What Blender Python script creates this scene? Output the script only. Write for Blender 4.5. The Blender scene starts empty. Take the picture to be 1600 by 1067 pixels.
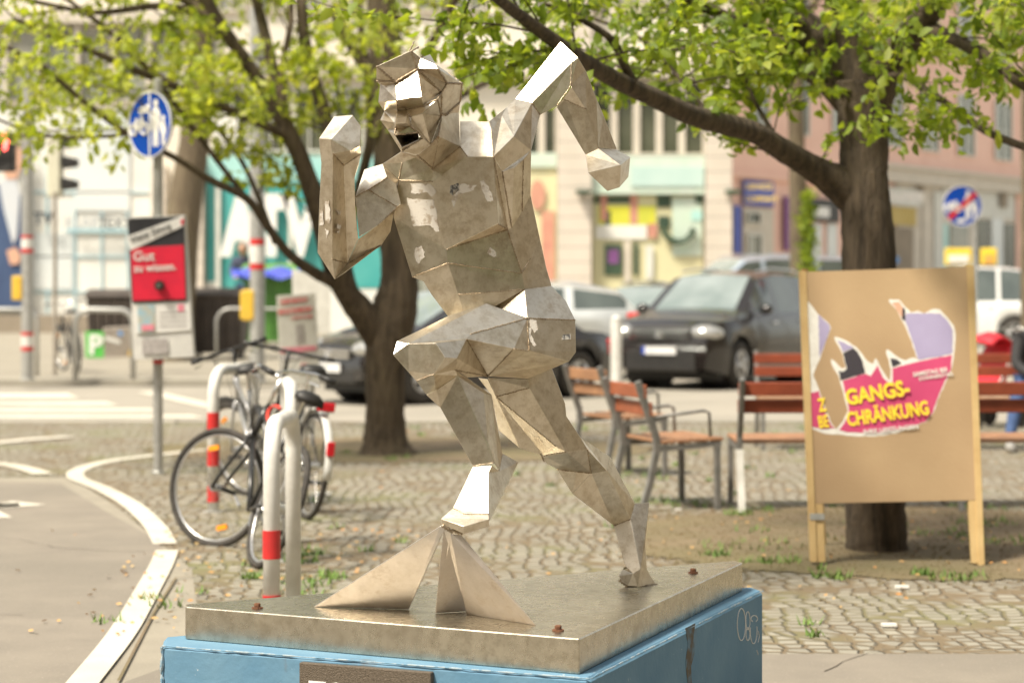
import bpy, bmesh, math, random
from mathutils import Vector, Matrix
import numpy as np
random.seed(7)
R = math.radians
scene = bpy.context.scene
C = scene.collection

# ---------------------------------------------------------------- camera
FX, CX, HY, EY = 3333.333, 800.0, 443.0, 1.5
cam_d = bpy.data.cameras.new('camera')
cam = bpy.data.objects.new('camera', cam_d); C.objects.link(cam)
cam.location = (0, 0, EY); cam.rotation_euler = (R(90), 0, 0)
cam_d.sensor_width = 36; cam_d.lens = 75
cam_d.shift_y = -90.5 / 1600
cam_d.clip_end = 2000; cam_d.clip_start = 0.1
cam_d.dof.use_dof = True; cam_d.dof.focus_distance = 6.6; cam_d.dof.aperture_fstop = 2.85
scene.camera = cam
# ---------------------------------------------------------------- sky, sun, exposure
SUN_EL, SUN_AZ = 57, -50          # elevation; azimuth: degrees left of straight behind the camera
world = bpy.data.worlds.new('World'); scene.world = world; world.use_nodes = True
wn = world.node_tree; wn.nodes.clear()
wo = wn.nodes.new('ShaderNodeOutputWorld'); wb = wn.nodes.new('ShaderNodeBackground')
sky = wn.nodes.new('ShaderNodeTexSky'); sky.sky_type = 'NISHITA'; sky.sun_disc = False
sky.sun_elevation = R(SUN_EL); sky.sun_rotation = R(180 - SUN_AZ)
sky.air_density = 1.0; sky.dust_density = 1.5; sky.ozone_density = 0.6
hs = wn.nodes.new('ShaderNodeHueSaturation'); hs.inputs['Saturation'].default_value = 0.35
tint = wn.nodes.new('ShaderNodeMix'); tint.data_type = 'RGBA'; tint.blend_type = 'MULTIPLY'
tint.inputs[0].default_value = 1.0; tint.inputs[7].default_value = (1.0, 0.95, 0.84, 1)
wn.links.new(sky.outputs[0], hs.inputs['Color']); wn.links.new(hs.outputs[0], tint.inputs[6])
wn.links.new(tint.outputs[2], wb.inputs['Color']); wn.links.new(wb.outputs[0], wo.inputs['Surface'])
wb.inputs['Strength'].default_value = 0.15
sun_d = bpy.data.lights.new('sun', 'SUN'); sun_d.energy = 4.2; sun_d.angle = R(12); sun_d.color = (1.0, 0.91, 0.76)
sun = bpy.data.objects.new('sun', sun_d); C.objects.link(sun)
_a = R(SUN_AZ)
to_sun = Vector((math.sin(_a) * math.cos(R(SUN_EL)), -math.cos(_a) * math.cos(R(SUN_EL)), math.sin(R(SUN_EL))))
sun.rotation_euler = to_sun.to_track_quat('Z', 'Y').to_euler()
vs = scene.view_settings
vs.view_transform = 'Standard'; vs.look = 'None'; vs.gamma = 1; vs.use_curve_mapping = False
vs.exposure = 0.74
scene.render.engine = 'CYCLES'
scene.render.resolution_x = 1024; scene.render.resolution_y = 682
scene.cycles.max_bounces = 6; scene.cycles.transparent_max_bounces = 6
scene.cycles.sample_clamp_indirect = 6

# ---------------------------------------------------------------- helpers
def W(x, y, Z):
    """world point seen at photo pixel x,y at distance Z"""
    return Vector(((x - CX) / FX * Z, Z, EY - (y - HY) / FX * Z))
def GZ(y, h=0.0): return (EY - h) * FX / (y - HY)
def G(x, y, h=0.0):
    Z = GZ(y, h); return Vector(((x - CX) / FX * Z, Z, h))

class MB:
    def __init__(s): s.v = []; s.f = []; s.m = []; s.mi = 0
    def add(s, vs_, fs, M=None):
        n = len(s.v)
        for p in vs_:
            p = Vector(p); s.v.append(tuple(M @ p) if M is not None else tuple(p))
        for f in fs: s.f.append(tuple(i + n for i in f)); s.m.append(s.mi)
        return s
    def box(s, a, b, M=None):
        (x0, y0, z0), (x1, y1, z1) = a, b
        return s.add([(x0,y0,z0),(x1,y0,z0),(x1,y1,z0),(x0,y1,z0),(x0,y0,z1),(x1,y0,z1),(x1,y1,z1),(x0,y1,z1)],
                     [(0,3,2,1),(4,5,6,7),(0,1,5,4),(1,2,6,5),(2,3,7,6),(3,0,4,7)], M)
    def tube(s, pts, r, n=10, closed=False, M=None, cap=True, jit=0.0, oval=1.0):
        pts = [Vector(p) for p in pts]; k = len(pts)
        rs = r if isinstance(r, (list, tuple)) else [r] * k
        vs_, fs = [], []; prev = None
        for i, p in enumerate(pts):
            if closed: t = pts[(i + 1) % k] - pts[i - 1]
            else: t = pts[min(i + 1, k - 1)] - pts[max(i - 1, 0)]
            t.normalize()
            if prev is None:
                u = t.cross(Vector((0, 0, 1)))
                if u.length < .1: u = t.cross(Vector((0, 1, 0)))
            else: u = prev - t * prev.dot(t)
            u.normalize(); prev = u; w = t.cross(u)
            for j in range(n):
                a = 2 * math.pi * j / n
                rr = rs[i] * (1 + (random.uniform(-jit, jit) if jit else 0))
                vs_.append(p + u * math.cos(a) * rr + w * math.sin(a) * rr * oval)
        m = k if closed else k - 1
        for i in range(m):
            for j in range(n):
                a = i * n + j; b = i * n + (j + 1) % n
                c = ((i + 1) % k) * n + (j + 1) % n; d = ((i + 1) % k) * n + j
                fs.append((a, b, c, d))
        if cap and not closed:
            fs.append(tuple(range(n - 1, -1, -1))); fs.append(tuple((k - 1) * n + j for j in range(n)))
        return s.add(vs_, fs, M)
    def cyl(s, a, b, r0, r1=None, n=16, M=None):
        return s.tube([a, b], [r0, r0 if r1 is None else r1], n, M=M)
    def torus(s, c, axis, Rr, r, n=40, k=8, M=None):
        axis = Vector(axis).normalized(); u = axis.orthogonal().normalized(); w = axis.cross(u); c = Vector(c)
        vs_, fs = [], []
        for i in range(n):
            a = 2 * math.pi * i / n; d = u * math.cos(a) + w * math.sin(a)
            for j in range(k):
                b = 2 * math.pi * j / k
                vs_.append(c + d * (Rr + r * math.cos(b)) + axis * r * math.sin(b))
        for i in range(n):
            for j in range(k):
                fs.append((i*k+j, ((i+1)%n)*k+j, ((i+1)%n)*k+(j+1)%k, i*k+(j+1)%k))
        return s.add(vs_, fs, M)
    def prism(s, poly, off, M=None):
        """poly: list of 3D points, off: thickness vector"""
        n = len(poly); off = Vector(off); p = [Vector(q) for q in poly]
        return s.add(p + [q + off for q in p], [tuple(range(n)), tuple(range(2*n-1, n-1, -1))] +
                     [(i, i + n, (i+1) % n + n, (i+1) % n) for i in range(n)], M)
    def lathe(s, prof, n=16, M=None):
        vs_, fs = [], []
        for r, z in prof:
            for j in range(n):
                a = 2*math.pi*j/n; vs_.append((r*math.cos(a), r*math.sin(a), z))
        for i in range(len(prof)-1):
            for j in range(n): fs.append((i*n+j, i*n+(j+1)%n, (i+1)*n+(j+1)%n, (i+1)*n+j))
        fs.append(tuple(range(n-1,-1,-1))); fs.append(tuple((len(prof)-1)*n+j for j in range(n)))
        return s.add(vs_, fs, M)
    def ball(s, c, r, n=12, k=8, sc=(1,1,1), M=None):
        c = Vector(c); vs_, fs = [], []
        for i in range(k+1):
            t = math.pi*i/k
            for j in range(n):
                a = 2*math.pi*j/n
                vs_.append(c + Vector((r*sc[0]*math.sin(t)*math.cos(a), r*sc[1]*math.sin(t)*math.sin(a), r*sc[2]*math.cos(t))))
        for i in range(k):
            for j in range(n): fs.append((i*n+j, (i+1)*n+j, (i+1)*n+(j+1)%n, i*n+(j+1)%n))
        return s.add(vs_, fs, M)
    def build(s, name, mats, parent=None, smooth=False, recalc=True, bevel=0, label=None, loc=None):
        me = bpy.data.meshes.new(name); me.from_pydata(s.v, [], s.f)
        if not isinstance(mats, (list, tuple)): mats = [mats]
        for m in mats: me.materials.append(m)
        if len(mats) > 1: me.polygons.foreach_set('material_index', s.m)
        if recalc:
            bm = bmesh.new(); bm.from_mesh(me); bmesh.ops.recalc_face_normals(bm, faces=bm.faces); bm.to_mesh(me); bm.free()
        if smooth: me.polygons.foreach_set('use_smooth', [True]*len(me.polygons))
        me.update()
        o = bpy.data.objects.new(name, me); C.objects.link(o)
        if parent is not None: o.parent = parent
        if loc is not None: o.location = loc
        if bevel:
            b = o.modifiers.new('bevel', 'BEVEL'); b.width = bevel; b.segments = 1; b.limit_method = 'ANGLE'; b.angle_limit = R(25)
        if label: o['label'] = label
        return o

def thing(name, label, cat, loc=(0,0,0), rz=0, group=None):
    o = bpy.data.objects.new(name, None); C.objects.link(o); o.location = loc; o.rotation_euler = (0, 0, rz)
    o.empty_display_size = .2
    return tag(o, label, cat, group)
def tag(o, label, cat, group=None):
    o['label'] = label; o['category'] = cat
    if group: o['group'] = group
    return o
def struct(o): o['kind'] = 'structure'; return o
def copy_tree(o, parent=None, loc=None, rz=None, label=None):
    c = o.copy(); C.objects.link(c)
    if parent is not None: c.parent = parent
    if loc is not None: c.location = loc
    if rz is not None: c.rotation_euler = (0, 0, rz)
    if label: c['label'] = label
    for ch in [q for q in bpy.data.objects if q.parent == o]: copy_tree(ch, c)
    return c

def text_geo(txt, size, extr=0.002, align='LEFT', space=1.0, bold=0.0):
    cu = bpy.data.curves.new('t', 'FONT'); cu.body = txt; cu.size = size; cu.extrude = extr; cu.align_x = align
    cu.space_character = space; cu.offset = bold; cu.resolution_u = 3
    ob = bpy.data.objects.new('t', cu); C.objects.link(ob)
    dg = bpy.context.evaluated_depsgraph_get(); me = ob.evaluated_get(dg).to_mesh()
    v = [tuple(q.co) for q in me.vertices]; f = [tuple(p.vertices) for p in me.polygons]
    ob.evaluated_get(dg).to_mesh_clear(); bpy.data.objects.remove(ob); bpy.data.curves.remove(cu)
    return v, f

# ---------------------------------------------------------------- materials
def lin(c):
    return tuple(((x/255)/12.92 if x/255 <= .04045 else ((x/255+.055)/1.055)**2.4) for x in c)
def mat(name, c1, rough=.6, metal=0.0, c2=None, scale=6.0, bump=0.0, bscale=None, detail=4.0, spec=None, trans=0.0, emis=None, estr=0, contrast=(.35,.65)):
    m = bpy.data.materials.new(name); m.use_nodes = True; nt = m.node_tree; b = nt.nodes['Principled BSDF']
    b.inputs['Roughness'].default_value = rough; b.inputs['Metallic'].default_value = metal
    if spec is not None: b.inputs['Specular IOR Level'].default_value = spec
    b.inputs['Base Color'].default_value = (*c1, 1)
    tc = nt.nodes.new('ShaderNodeTexCoord')
    if c2 is not None:
        nz = nt.nodes.new('ShaderNodeTexNoise'); nz.inputs['Scale'].default_value = scale; nz.inputs['Detail'].default_value = detail
        cr = nt.nodes.new('ShaderNodeValToRGB'); cr.color_ramp.elements[0].position = contrast[0]; cr.color_ramp.elements[1].position = contrast[1]
        cr.color_ramp.elements[0].color = (*c1, 1); cr.color_ramp.elements[1].color = (*c2, 1)
        nt.links.new(tc.outputs['Object'], nz.inputs['Vector']); nt.links.new(nz.outputs['Fac'], cr.inputs['Fac'])
        nt.links.new(cr.outputs['Color'], b.inputs['Base Color'])
    if bump:
        n2 = nt.nodes.new('ShaderNodeTexNoise'); n2.inputs['Scale'].default_value = bscale or scale*4; n2.inputs['Detail'].default_value = 5
        bp = nt.nodes.new('ShaderNodeBump'); bp.inputs['Strength'].default_value = bump; bp.inputs['Distance'].default_value = .02
        nt.links.new(tc.outputs['Object'], n2.inputs['Vector']); nt.links.new(n2.outputs['Fac'], bp.inputs['Height'])
        nt.links.new(bp.outputs['Normal'], b.inputs['Normal'])
    if emis is not None:
        b.inputs['Emission Color'].default_value = (*emis, 1); b.inputs['Emission Strength'].default_value = estr
    if trans: b.inputs['Transmission Weight'].default_value = trans
    return m
M = {}
def metal_mat(name, base, dark, stain, rough=.34, streak=False):
    """brushed, grimy stainless sheet"""
    m = bpy.data.materials.new(name); m.use_nodes = True; nt = m.node_tree; L = nt.links; b = nt.nodes['Principled BSDF']
    tc = nt.nodes.new('ShaderNodeTexCoord')
    def noise(sc, det=6, rg=.6):
        n = nt.nodes.new('ShaderNodeTexNoise'); n.inputs['Scale'].default_value = sc; n.inputs['Detail'].default_value = det
        n.inputs['Roughness'].default_value = rg; L.new(tc.outputs['Object'], n.inputs['Vector']); return n
    def ramp(src, p0, p1, a, c):
        r = nt.nodes.new('ShaderNodeValToRGB'); r.color_ramp.elements[0].position = p0; r.color_ramp.elements[1].position = p1
        r.color_ramp.elements[0].color = a; r.color_ramp.elements[1].color = c; L.new(src, r.inputs['Fac']); return r
    def mix(f, a, c):
        x = nt.nodes.new('ShaderNodeMix'); x.data_type = 'RGBA'; L.new(f, x.inputs[0])
        for sck, val in ((6, a), (7, c)):
            if isinstance(val, tuple): x.inputs[sck].default_value = (*val, 1)
            else: L.new(val, x.inputs[sck])
        return x.outputs[2]
    n1, n2, n3 = noise(5), noise(28, 8, .7), noise(11, 10, .75)
    r1 = ramp(n1.outputs['Fac'], .38, .66, (0,0,0,1), (1,1,1,1))
    r2 = ramp(n2.outputs['Fac'], .44, .66, (0,0,0,1), (.75,.75,.75,1))
    r3 = ramp(n3.outputs['Fac'], .56, .74, (0,0,0,1), (.8,.8,.8,1))
    c = mix(r1.outputs[0], base, tuple(x*.86 for x in base))
    c = mix(r2.outputs[0], c, dark)
    c = mix(r3.outputs[0], c, stain)
    L.new(c, b.inputs['Base Color'])
    b.inputs['Metallic'].default_value = .97
    rr = nt.nodes.new('ShaderNodeMapRange'); rr.inputs[3].default_value = rough - .07; rr.inputs[4].default_value = rough + .18
    L.new(n3.outputs['Fac'], rr.inputs[0]); L.new(rr.outputs[0], b.inputs['Roughness'])
    bp = nt.nodes.new('ShaderNodeBump'); bp.inputs['Strength'].default_value = .12; bp.inputs['Distance'].default_value = .01
    mp = nt.nodes.new('ShaderNodeMapping'); mp.inputs['Scale'].default_value = (14, 14, 1.2); mp.inputs['Rotation'].default_value = (.5, .4, .2); L.new(tc.outputs['Object'], mp.inputs[0])
    n5 = nt.nodes.new('ShaderNodeTexNoise'); n5.inputs['Scale'].default_value = 22; n5.inputs['Detail'].default_value = 6; L.new(mp.outputs[0], n5.inputs['Vector'])
    sc_ = nt.nodes.new('ShaderNodeMix'); sc_.data_type = 'RGBA'; sc_.inputs[0].default_value = .22; L.new(noise(6, 3, .5).outputs['Fac'], sc_.inputs[6]); L.new(n5.outputs['Fac'], sc_.inputs[7])
    L.new(sc_.outputs[2], bp.inputs['Height'])
    bp.inputs['Strength'].default_value = .22; L.new(bp.outputs['Normal'], b.inputs['Normal'])
    return m
M['steel'] = metal_mat('statue_steel', (.76,.69,.57), (.48,.40,.285), (.34,.23,.13), .28)
M['weld'] = metal_mat('weld_bead', (.50,.41,.30), (.24,.18,.12), (.28,.17,.09), .45)
M['plate_steel'] = metal_mat('plate_steel', (.62,.575,.475), (.40,.36,.28), (.32,.26,.18), .22)
M['fin_steel'] = metal_mat('fin_steel', (.68,.62,.57), (.56,.50,.44), (.42,.33,.24), .46)
M['rust'] = mat('rust', (.13,.055,.03), .9, 0, (.22,.10,.05), 60, .5)
M['white_paint'] = mat('white_paint', (.72,.71,.67), .45, 0, (.60,.59,.55), 9, .05)
M['red_paint'] = mat('red_paint', (.60,.03,.03), .4, 0, (.50,.03,.03), 12)
M['grey_metal'] = mat('grey_metal', (.34,.34,.32), .4, .7, (.26,.26,.24), 14)
M['galv'] = mat('galvanised', (.48,.48,.46), .45, .5, (.38,.38,.36), 18)
M['dark_metal'] = mat('dark_metal', (.12,.12,.11), .45, .5, (.18,.17,.16), 14)
M['bench_steel'] = mat('bench_steel', (.17,.17,.16), .5, .3, (.24,.23,.22), 14)
M['black'] = mat('black_plastic', (.018,.018,.018), .5, 0, (.03,.028,.026), 20)
M['rubber'] = mat('tyre_rubber', (.030,.027,.024), .8, 0, (.055,.048,.04), 30)
M['chrome'] = mat('chrome', (.75,.74,.72), .18, 1)
M['alloy'] = mat('alloy', (.62,.62,.62), .3, .8)
M['yellow'] = mat('yellow_box', (.72,.46,.05), .45, 0, (.66,.42,.05), 12)
M['white'] = mat('white_plain', (.78,.77,.74), .5)
M['blue_sign'] = mat('sign_blue', (.002,.055,.40), .6, 0, (.004,.06,.36), 6, spec=.2)
# ================================================================ the ground
def ground_mat(name, base, c2, scale, rough=.9, bump=.15, speck=None, blotch=None):
    m = bpy.data.materials.new(name); m.use_nodes = True; nt = m.node_tree; L = nt.links; b = nt.nodes['Principled BSDF']
    tc = nt.nodes.new('ShaderNodeTexCoord'); b.inputs['Roughness'].default_value = rough
    def nz(s, d=5, r=.6):
        n = nt.nodes.new('ShaderNodeTexNoise'); n.inputs['Scale'].default_value = s; n.inputs['Detail'].default_value = d; n.inputs['Roughness'].default_value = r
        L.new(tc.outputs['Object'], n.inputs['Vector']); return n
    def mixc(f, a, c):
        x = nt.nodes.new('ShaderNodeMix'); x.data_type = 'RGBA'; L.new(f, x.inputs[0])
        for k, v in ((6, a), (7, c)):
            if isinstance(v, tuple): x.inputs[k].default_value = (*v, 1)
            else: L.new(v, x.inputs[k])
        return x.outputs[2]
    def rmp(src, a, c):
        r = nt.nodes.new('ShaderNodeMapRange'); r.inputs[1].default_value = a; r.inputs[2].default_value = c; L.new(src, r.inputs[0]); return r.outputs[0]
    c = mixc(rmp(nz(scale).outputs['Fac'], .35, .65), base, c2)
    if blotch: c = mixc(rmp(nz(.5, 4).outputs['Fac'], .42, .68), c, blotch)
    if speck: c = mixc(rmp(nz(90, 3).outputs['Fac'], .60, .74), c, speck)
    L.new(c, b.inputs['Base Color'])
    bp = nt.nodes.new('ShaderNodeBump'); bp.inputs['Strength'].default_value = bump; bp.inputs['Distance'].default_value = .01
    L.new(nz(120, 3).outputs['Fac'], bp.inputs['Height']); L.new(bp.outputs['Normal'], b.inputs['Normal'])
    return m, nt, tc, b, mixc, nz, rmp, c, bp
def cobble_mat(name, stone1, stone2, joint, size, green=None):
    m, nt, tc, b, mixc, nz, rmp, c, bp = ground_mat(name, stone1, stone2, 3.0)
    L = nt.links
    # arc-laid small setts: distorted cells
    warp = nt.nodes.new('ShaderNodeTexNoise'); warp.inputs['Scale'].default_value = 1.1; warp.inputs['Detail'].default_value = 1
    L.new(tc.outputs['Object'], warp.inputs['Vector'])
    add = nt.nodes.new('ShaderNodeMix'); add.data_type = 'RGBA'; add.blend_type = 'ADD'; add.inputs[0].default_value = .3
    L.new(tc.outputs['Object'], add.inputs[6]); L.new(warp.outputs['Color'], add.inputs[7])
    vo = nt.nodes.new('ShaderNodeTexVoronoi'); vo.feature = 'DISTANCE_TO_EDGE'; vo.inputs['Scale'].default_value = 1/size; vo.inputs['Randomness'].default_value = .45
    L.new(add.outputs[2], vo.inputs['Vector'])
    vc = nt.nodes.new('ShaderNodeTexVoronoi'); vc.inputs['Scale'].default_value = 1/size; vc.inputs['Randomness'].default_value = .45
    L.new(add.outputs[2], vc.inputs['Vector'])
    sep = nt.nodes.new('ShaderNodeSeparateColor'); L.new(vc.outputs['Color'], sep.inputs[0])
    tone = mixc(sep.outputs[0], c, tuple(x*.70 for x in stone1))
    edge = nt.nodes.new('ShaderNodeMapRange'); edge.inputs[1].default_value = .05; edge.inputs[2].default_value = .17
    L.new(vo.outputs['Distance'], edge.inputs[0])
    jc = joint
    if green: jc = mixc(rmp(nz(.9, 4).outputs['Fac'], .48, .66), joint, green)
    col = mixc(edge.outputs[0], jc, tone)
    L.new(col, b.inputs['Base Color'])
    bp.inputs['Strength'].default_value = .9; bp.inputs['Distance'].default_value = .02
    L.new(edge.outputs[0], bp.inputs['Height'])
    return m
M['pavement'] = ground_mat('pavement', (.30,.27,.215), (.25,.225,.18), 2.0, speck=(.42,.38,.31))[0]
M['asphalt'] = ground_mat('asphalt', (.245,.215,.175), (.205,.18,.148), 3.0, speck=(.34,.30,.25), blotch=(.185,.165,.135))[0]
M['road'] = ground_mat('road_asphalt', (.33,.30,.25), (.29,.265,.22), 1.0, speck=(.40,.36,.30), blotch=(.26,.24,.20))[0]
M['cobble'] = cobble_mat('cobblestones', (.335,.31,.252), (.275,.256,.207), (.165,.125,.075), .092, (.17,.17,.075))
M['cobble_far'] = cobble_mat('cobblestones_far', (.32,.29,.235), (.27,.245,.20), (.15,.12,.08), .16)
M['dirt'] = ground_mat('dirt', (.235,.175,.11), (.17,.13,.078), 3.5, speck=(.34,.27,.17), blotch=(.17,.145,.07), bump=.9)[0]
M['kerb'] = ground_mat('kerb_stone', (.36,.335,.28), (.30,.28,.235), 3.0)[0]
M['line_paint'] = ground_mat('line_paint', (.66,.62,.53), (.56,.52,.44), 5.0, rough=.8, speck=(.36,.32,.26), blotch=(.50,.46,.38))[0]

def sheet(name, polys, m, z):
    b = MB()
    for p in polys: b.add([(q[0], q[1], z) for q in p], [tuple(range(len(p)))])
    o = b.build(name, m); 
    return struct(o)
def gp(x, y): g = G(x, y); return (g.x, g.y)
sheet('ground', [[(-400,-120),(400,-120),(400,900),(-400,900)]], M['pavement'], 0)
# cobbles: the square between the near asphalt and the road
sheet('cobblestone_paving', [[(-14,23),(-14,16.2),gp(110,745),gp(180,790),gp(235,835),gp(300,890),(-1.25,8.62),(30,8.62),(30,23.5),(2,23.2)]], M['cobble'], .004)
sheet('cobblestone_strip', [[(-30,23.0),(-30,16.0),(-14,16.0),(-14,23.0)]], M['cobble_far'], .004)
# path for bicycles, grey brown asphalt on the left
cp = [gp(150,1067), gp(205,995), gp(240,928), gp(263,866), gp(232,838), gp(165,800), gp(95,757), gp(-60,752)]
sheet('bicycle_path', [[(-30,-40),(-1.3,-40),(-1.45,5.0)] + cp + [(-30,16.4)]], M['asphalt'], .008)
sheet('near_asphalt', [[(-1.2,-40),(40,-40),(40,8.60),(-1.25,8.60),(-1.45,8.0),(-1.40,5.0)]], M['asphalt'], .0095)
sheet('road', [[(-90,23.0),(90,23.0),(90,31.0),(-90,31.0)], [(-2.9,31.0),(90,31.0),(90,54),(-2.9,54)]], M['road'], .010)
# far pavement with its kerb, on the left
b = MB(); b.box((-90,31.0,0),(-2.9,31.25,.13)); b.box((-3.15,31.25,0),(-2.9,54,.13)); struct(b.build('kerb', M['kerb'], bevel=.02))
b = MB(); b.box((-90,31.25,-.1),(-3.15,80,.125)); struct(b.build('far_pavement', M['pavement']))
b = MB(); b.box((-90,54,-.1),(90,54.2,.13)); struct(b.build('far_kerb', M['kerb']))
b = MB(); b.box((-3.15,54.2,-.1),(90,130,.125)); struct(b.build('shop_pavement', M['pavement']))
b = MB(); b.box((-30,22.8,-.1),(-3.6,23.0,.03)); struct(b.build('low_kerb', M['kerb'], bevel=.01))
# white lines
def stroke(pts, w):
    """flat ribbon along ground points [(X,Z)], width w or list"""
    pts = [Vector(p) for p in pts]; out_l, out_r = [], []
    for i, p in enumerate(pts):
        t = (pts[min(i+1, len(pts)-1)] - pts[max(i-1, 0)]).normalized(); n = Vector((-t.y, t.x)) * ((w[i] if isinstance(w, list) else w) / 2)
        out_l.append(p + n); out_r.append(p - n)
    return [[out_l[i], out_l[i+1], out_r[i+1], out_r[i]] for i in range(len(pts)-1)]
def catmull(pts, k=6):
    pts = [Vector(p) for p in pts]; out = []
    P = [pts[0]] + pts + [pts[-1]]
    for i in range(1, len(P)-2):
        for j in range(k):
            t = j/k; a,b_,c,d = P[i-1],P[i],P[i+1],P[i+2]
            out.append(.5*((2*b_) + (c-a)*t + (2*a-5*b_+4*c-d)*t*t + (-a+3*b_-3*c+d)*t**3))
    out.append(pts[-1]); return out
ln = [(-1.45,4.0),(-1.56,7.0)] + [gp(*q) for q in ((134,1064),(192,990),(230,925),(252,885),(261,862))]
sheet('path_marking', stroke(catmull(ln), .125), M['line_paint'], .0115)
ln = [gp(*q) for q in ((258,852),(240,822),(205,790),(160,765),(120,748),(125,735),(170,722),(240,713),(300,706),(345,703))]
sheet('path_marking', stroke(catmull(ln), .135), M['line_paint'], .0115)
sheet('path_marking', stroke(catmull([gp(*q) for q in ((-60,720),(0,726),(35,732),(68,742))]), .16), M['line_paint'], .0115)
sheet('path_marking', stroke(catmull([gp(*q) for q in ((-60,700),(30,690),(110,684))]), .22), M['line_paint'], .016)
# arrow painted on the path
sheet('arrow_marking', [[gp(-40,797),gp(72,791),gp(20,785)], [gp(-60,800),gp(-10,797),gp(20,811),gp(-10,811)], [gp(-60,792),gp(30,788),gp(30,794),gp(-60,799)]], M['line_paint'], .0115)
# cracks and a patched trench in the path
def crack(x0, z0, a, L_, w=.006):
    pts = [(x0,z0)]; 
    for _ in range(int(L_/.12)): a += random.gauss(0,.35); pts.append((pts[-1][0]+.12*math.cos(a), pts[-1][1]+.12*math.sin(a)))
    return stroke(pts, [w*random.uniform(.4,1.3) for _ in pts])
M['crack'] = ground_mat('crack', (.10,.085,.065), (.13,.11,.085), 8.0)[0]
sheet('asphalt_crack', crack(-2.7,8.6,1.9,3.5)+crack(-2.2,9.6,2.6,1.8)+crack(-3.2,12.6,.3,1.5)+crack(-3.4,14.2,3.4,2.2)+crack(1.2,8.2,.2,2.6)+crack(2.4,7.9,1.0,.8), M['crack'], .0125)
# zebra crossing bars
zb = []
for y0, y1, xr in ((616,624,105),(629,635,165),(640,645,235),(650,655,300)):
    zb.append([gp(-300,y1), gp(xr+20,y1), gp(xr,y0), gp(-300,y0)])
zb.append([gp(215,614),gp(250,614),gp(345,636),gp(335,642)])
sheet('zebra_marking', zb, M['line_paint'], .016)
# bare earth round the trees
def blob(c, rx, ry, n=40, jit=.06):
    return [(c[0]+rx*math.cos(2*math.pi*i/n)*(1+random.uniform(-jit,jit)), c[1]+ry*math.sin(2*math.pi*i/n)*(1+random.uniform(-jit,jit))) for i in range(n)]
sheet('bare_earth', [blob((2.35,12.5), 1.75, 1.75, 160, .035)], M['dirt'], .010)
sheet('bare_earth', [blob((-1.0,19.3), 2.3, 1.5, 120, .04)], M['dirt'], .010)
sheet('slab_joint', stroke([gp(275,905),gp(240,960),gp(185,1067)], .012) + stroke([gp(275,905),gp(340,900)], .012), M['dirt'], .0105)
# grass tufts and litter
M['grass'] = mat('grass', (.085,.17,.025), .7, 0, (.16,.25,.045), 5)
def tufts(spots, n, name='grass_tufts'):
    b = MB()
    for (x, z, r) in spots:
        for _ in range(n):
            a = random.uniform(0, 6.28); q = r*math.sqrt(random.random()); px, pz = x+q*math.cos(a), z+q*math.sin(a)
            h = random.uniform(.015,.06); da = random.uniform(0,6.28); w = .006
            dx, dz = math.cos(da), math.sin(da)
            b.add([(px-dz*w,pz+dx*w,.008),(px+dz*w,pz-dx*w,.008),(px+dx*h*.6,pz+dz*h*.6,h)], [(0,1,2)])
    o = b.build(name, M['grass'], recalc=False); o['kind'] = 'stuff'; return o
sp = []
for (x,y,r) in ((1185,800,.16),(1155,806,.10),(1085,790,.25),(1010,785,.22),(980,745,.25),(940,760,.2),(1170,855,.3),(1480,838,.22),(1380,820,.15),(1540,820,.2),(1440,900,.06),(1220,880,.12),(1120,870,.1),(1300,905,.1),(470,880,.10),(485,868,.08),(475,915,.14),(520,905,.08),(395,905,.06),(430,960,.1),(1500,905,.15),(1590,850,.2)):
    g = G(x,y); sp.append((g.x, g.y, r))
tufts(sp, 70)
for _ in range(26):
    pass
sp = [(random.uniform(-1.9,-.9), random.uniform(9.4,12), .08) for _ in range(12)] + [(2.35+random.gauss(0,.9), 12.4+random.gauss(0,.8), .12) for _ in range(14)] + [(random.uniform(-1.5,5), random.uniform(9,22), .05) for _ in range(60)]
tufts(sp, 20)
M['dry_leaf'] = mat('fallen_leaf', (.42,.20,.06), .8, 0, (.50,.36,.16), 3)
b = MB()
for _ in range(650):
    t = random.random()
    if t < .35: x, z = random.uniform(-2.1,-.6), random.uniform(9,13)
    elif t < .7: x, z = 2.3+random.gauss(0,1.5), 12+random.gauss(0,1.4)
    else: x, z = random.uniform(-3,6), random.uniform(8.8,22)
    s_ = random.uniform(.008,.022); a = random.uniform(0,6.28); c_, d_ = math.cos(a)*s_, math.sin(a)*s_
    b.add([(x+c_,z+d_,.02),(x-d_*.5,z+c_*.5,.026),(x-c_,z-d_,.02),(x+d_*.5,z-c_*.5,.016)], [(0,1,2,3)])
c_ = MB()
for _ in range(2600):
    a = random.uniform(0,6.28); q = 1.85*math.sqrt(random.random())*(1 if random.random()<.8 else 1.12); x, z = 2.35+q*math.cos(a), 12.5+q*math.sin(a); s_ = random.uniform(.004,.016)
    c_.add([(x-s_,z-s_,.008),(x+s_,z-s_*.6,.008),(x+random.uniform(-s_,s_),z+s_,.008),(x,z,.010+s_)], [(0,1,3),(1,2,3),(2,0,3)])
o = c_.build('soil_crumbs', M['dirt'], recalc=False); o['kind'] = 'stuff'
o = b.build('fallen_leaves', M['dry_leaf'], recalc=False); o['kind'] = 'stuff'
b = MB()
for (x,y,s_) in ((1410,922,.05),(1390,982,.05),(505,775,.09),(1060,800,.03)):
    g = G(x,y); b.box((g.x-s_*.7,g.y-s_*.3,.012),(g.x+s_*.6,g.y+s_*.3,.024))
o = b.build('paper_litter', M['white']); o['kind'] = 'stuff'
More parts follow.
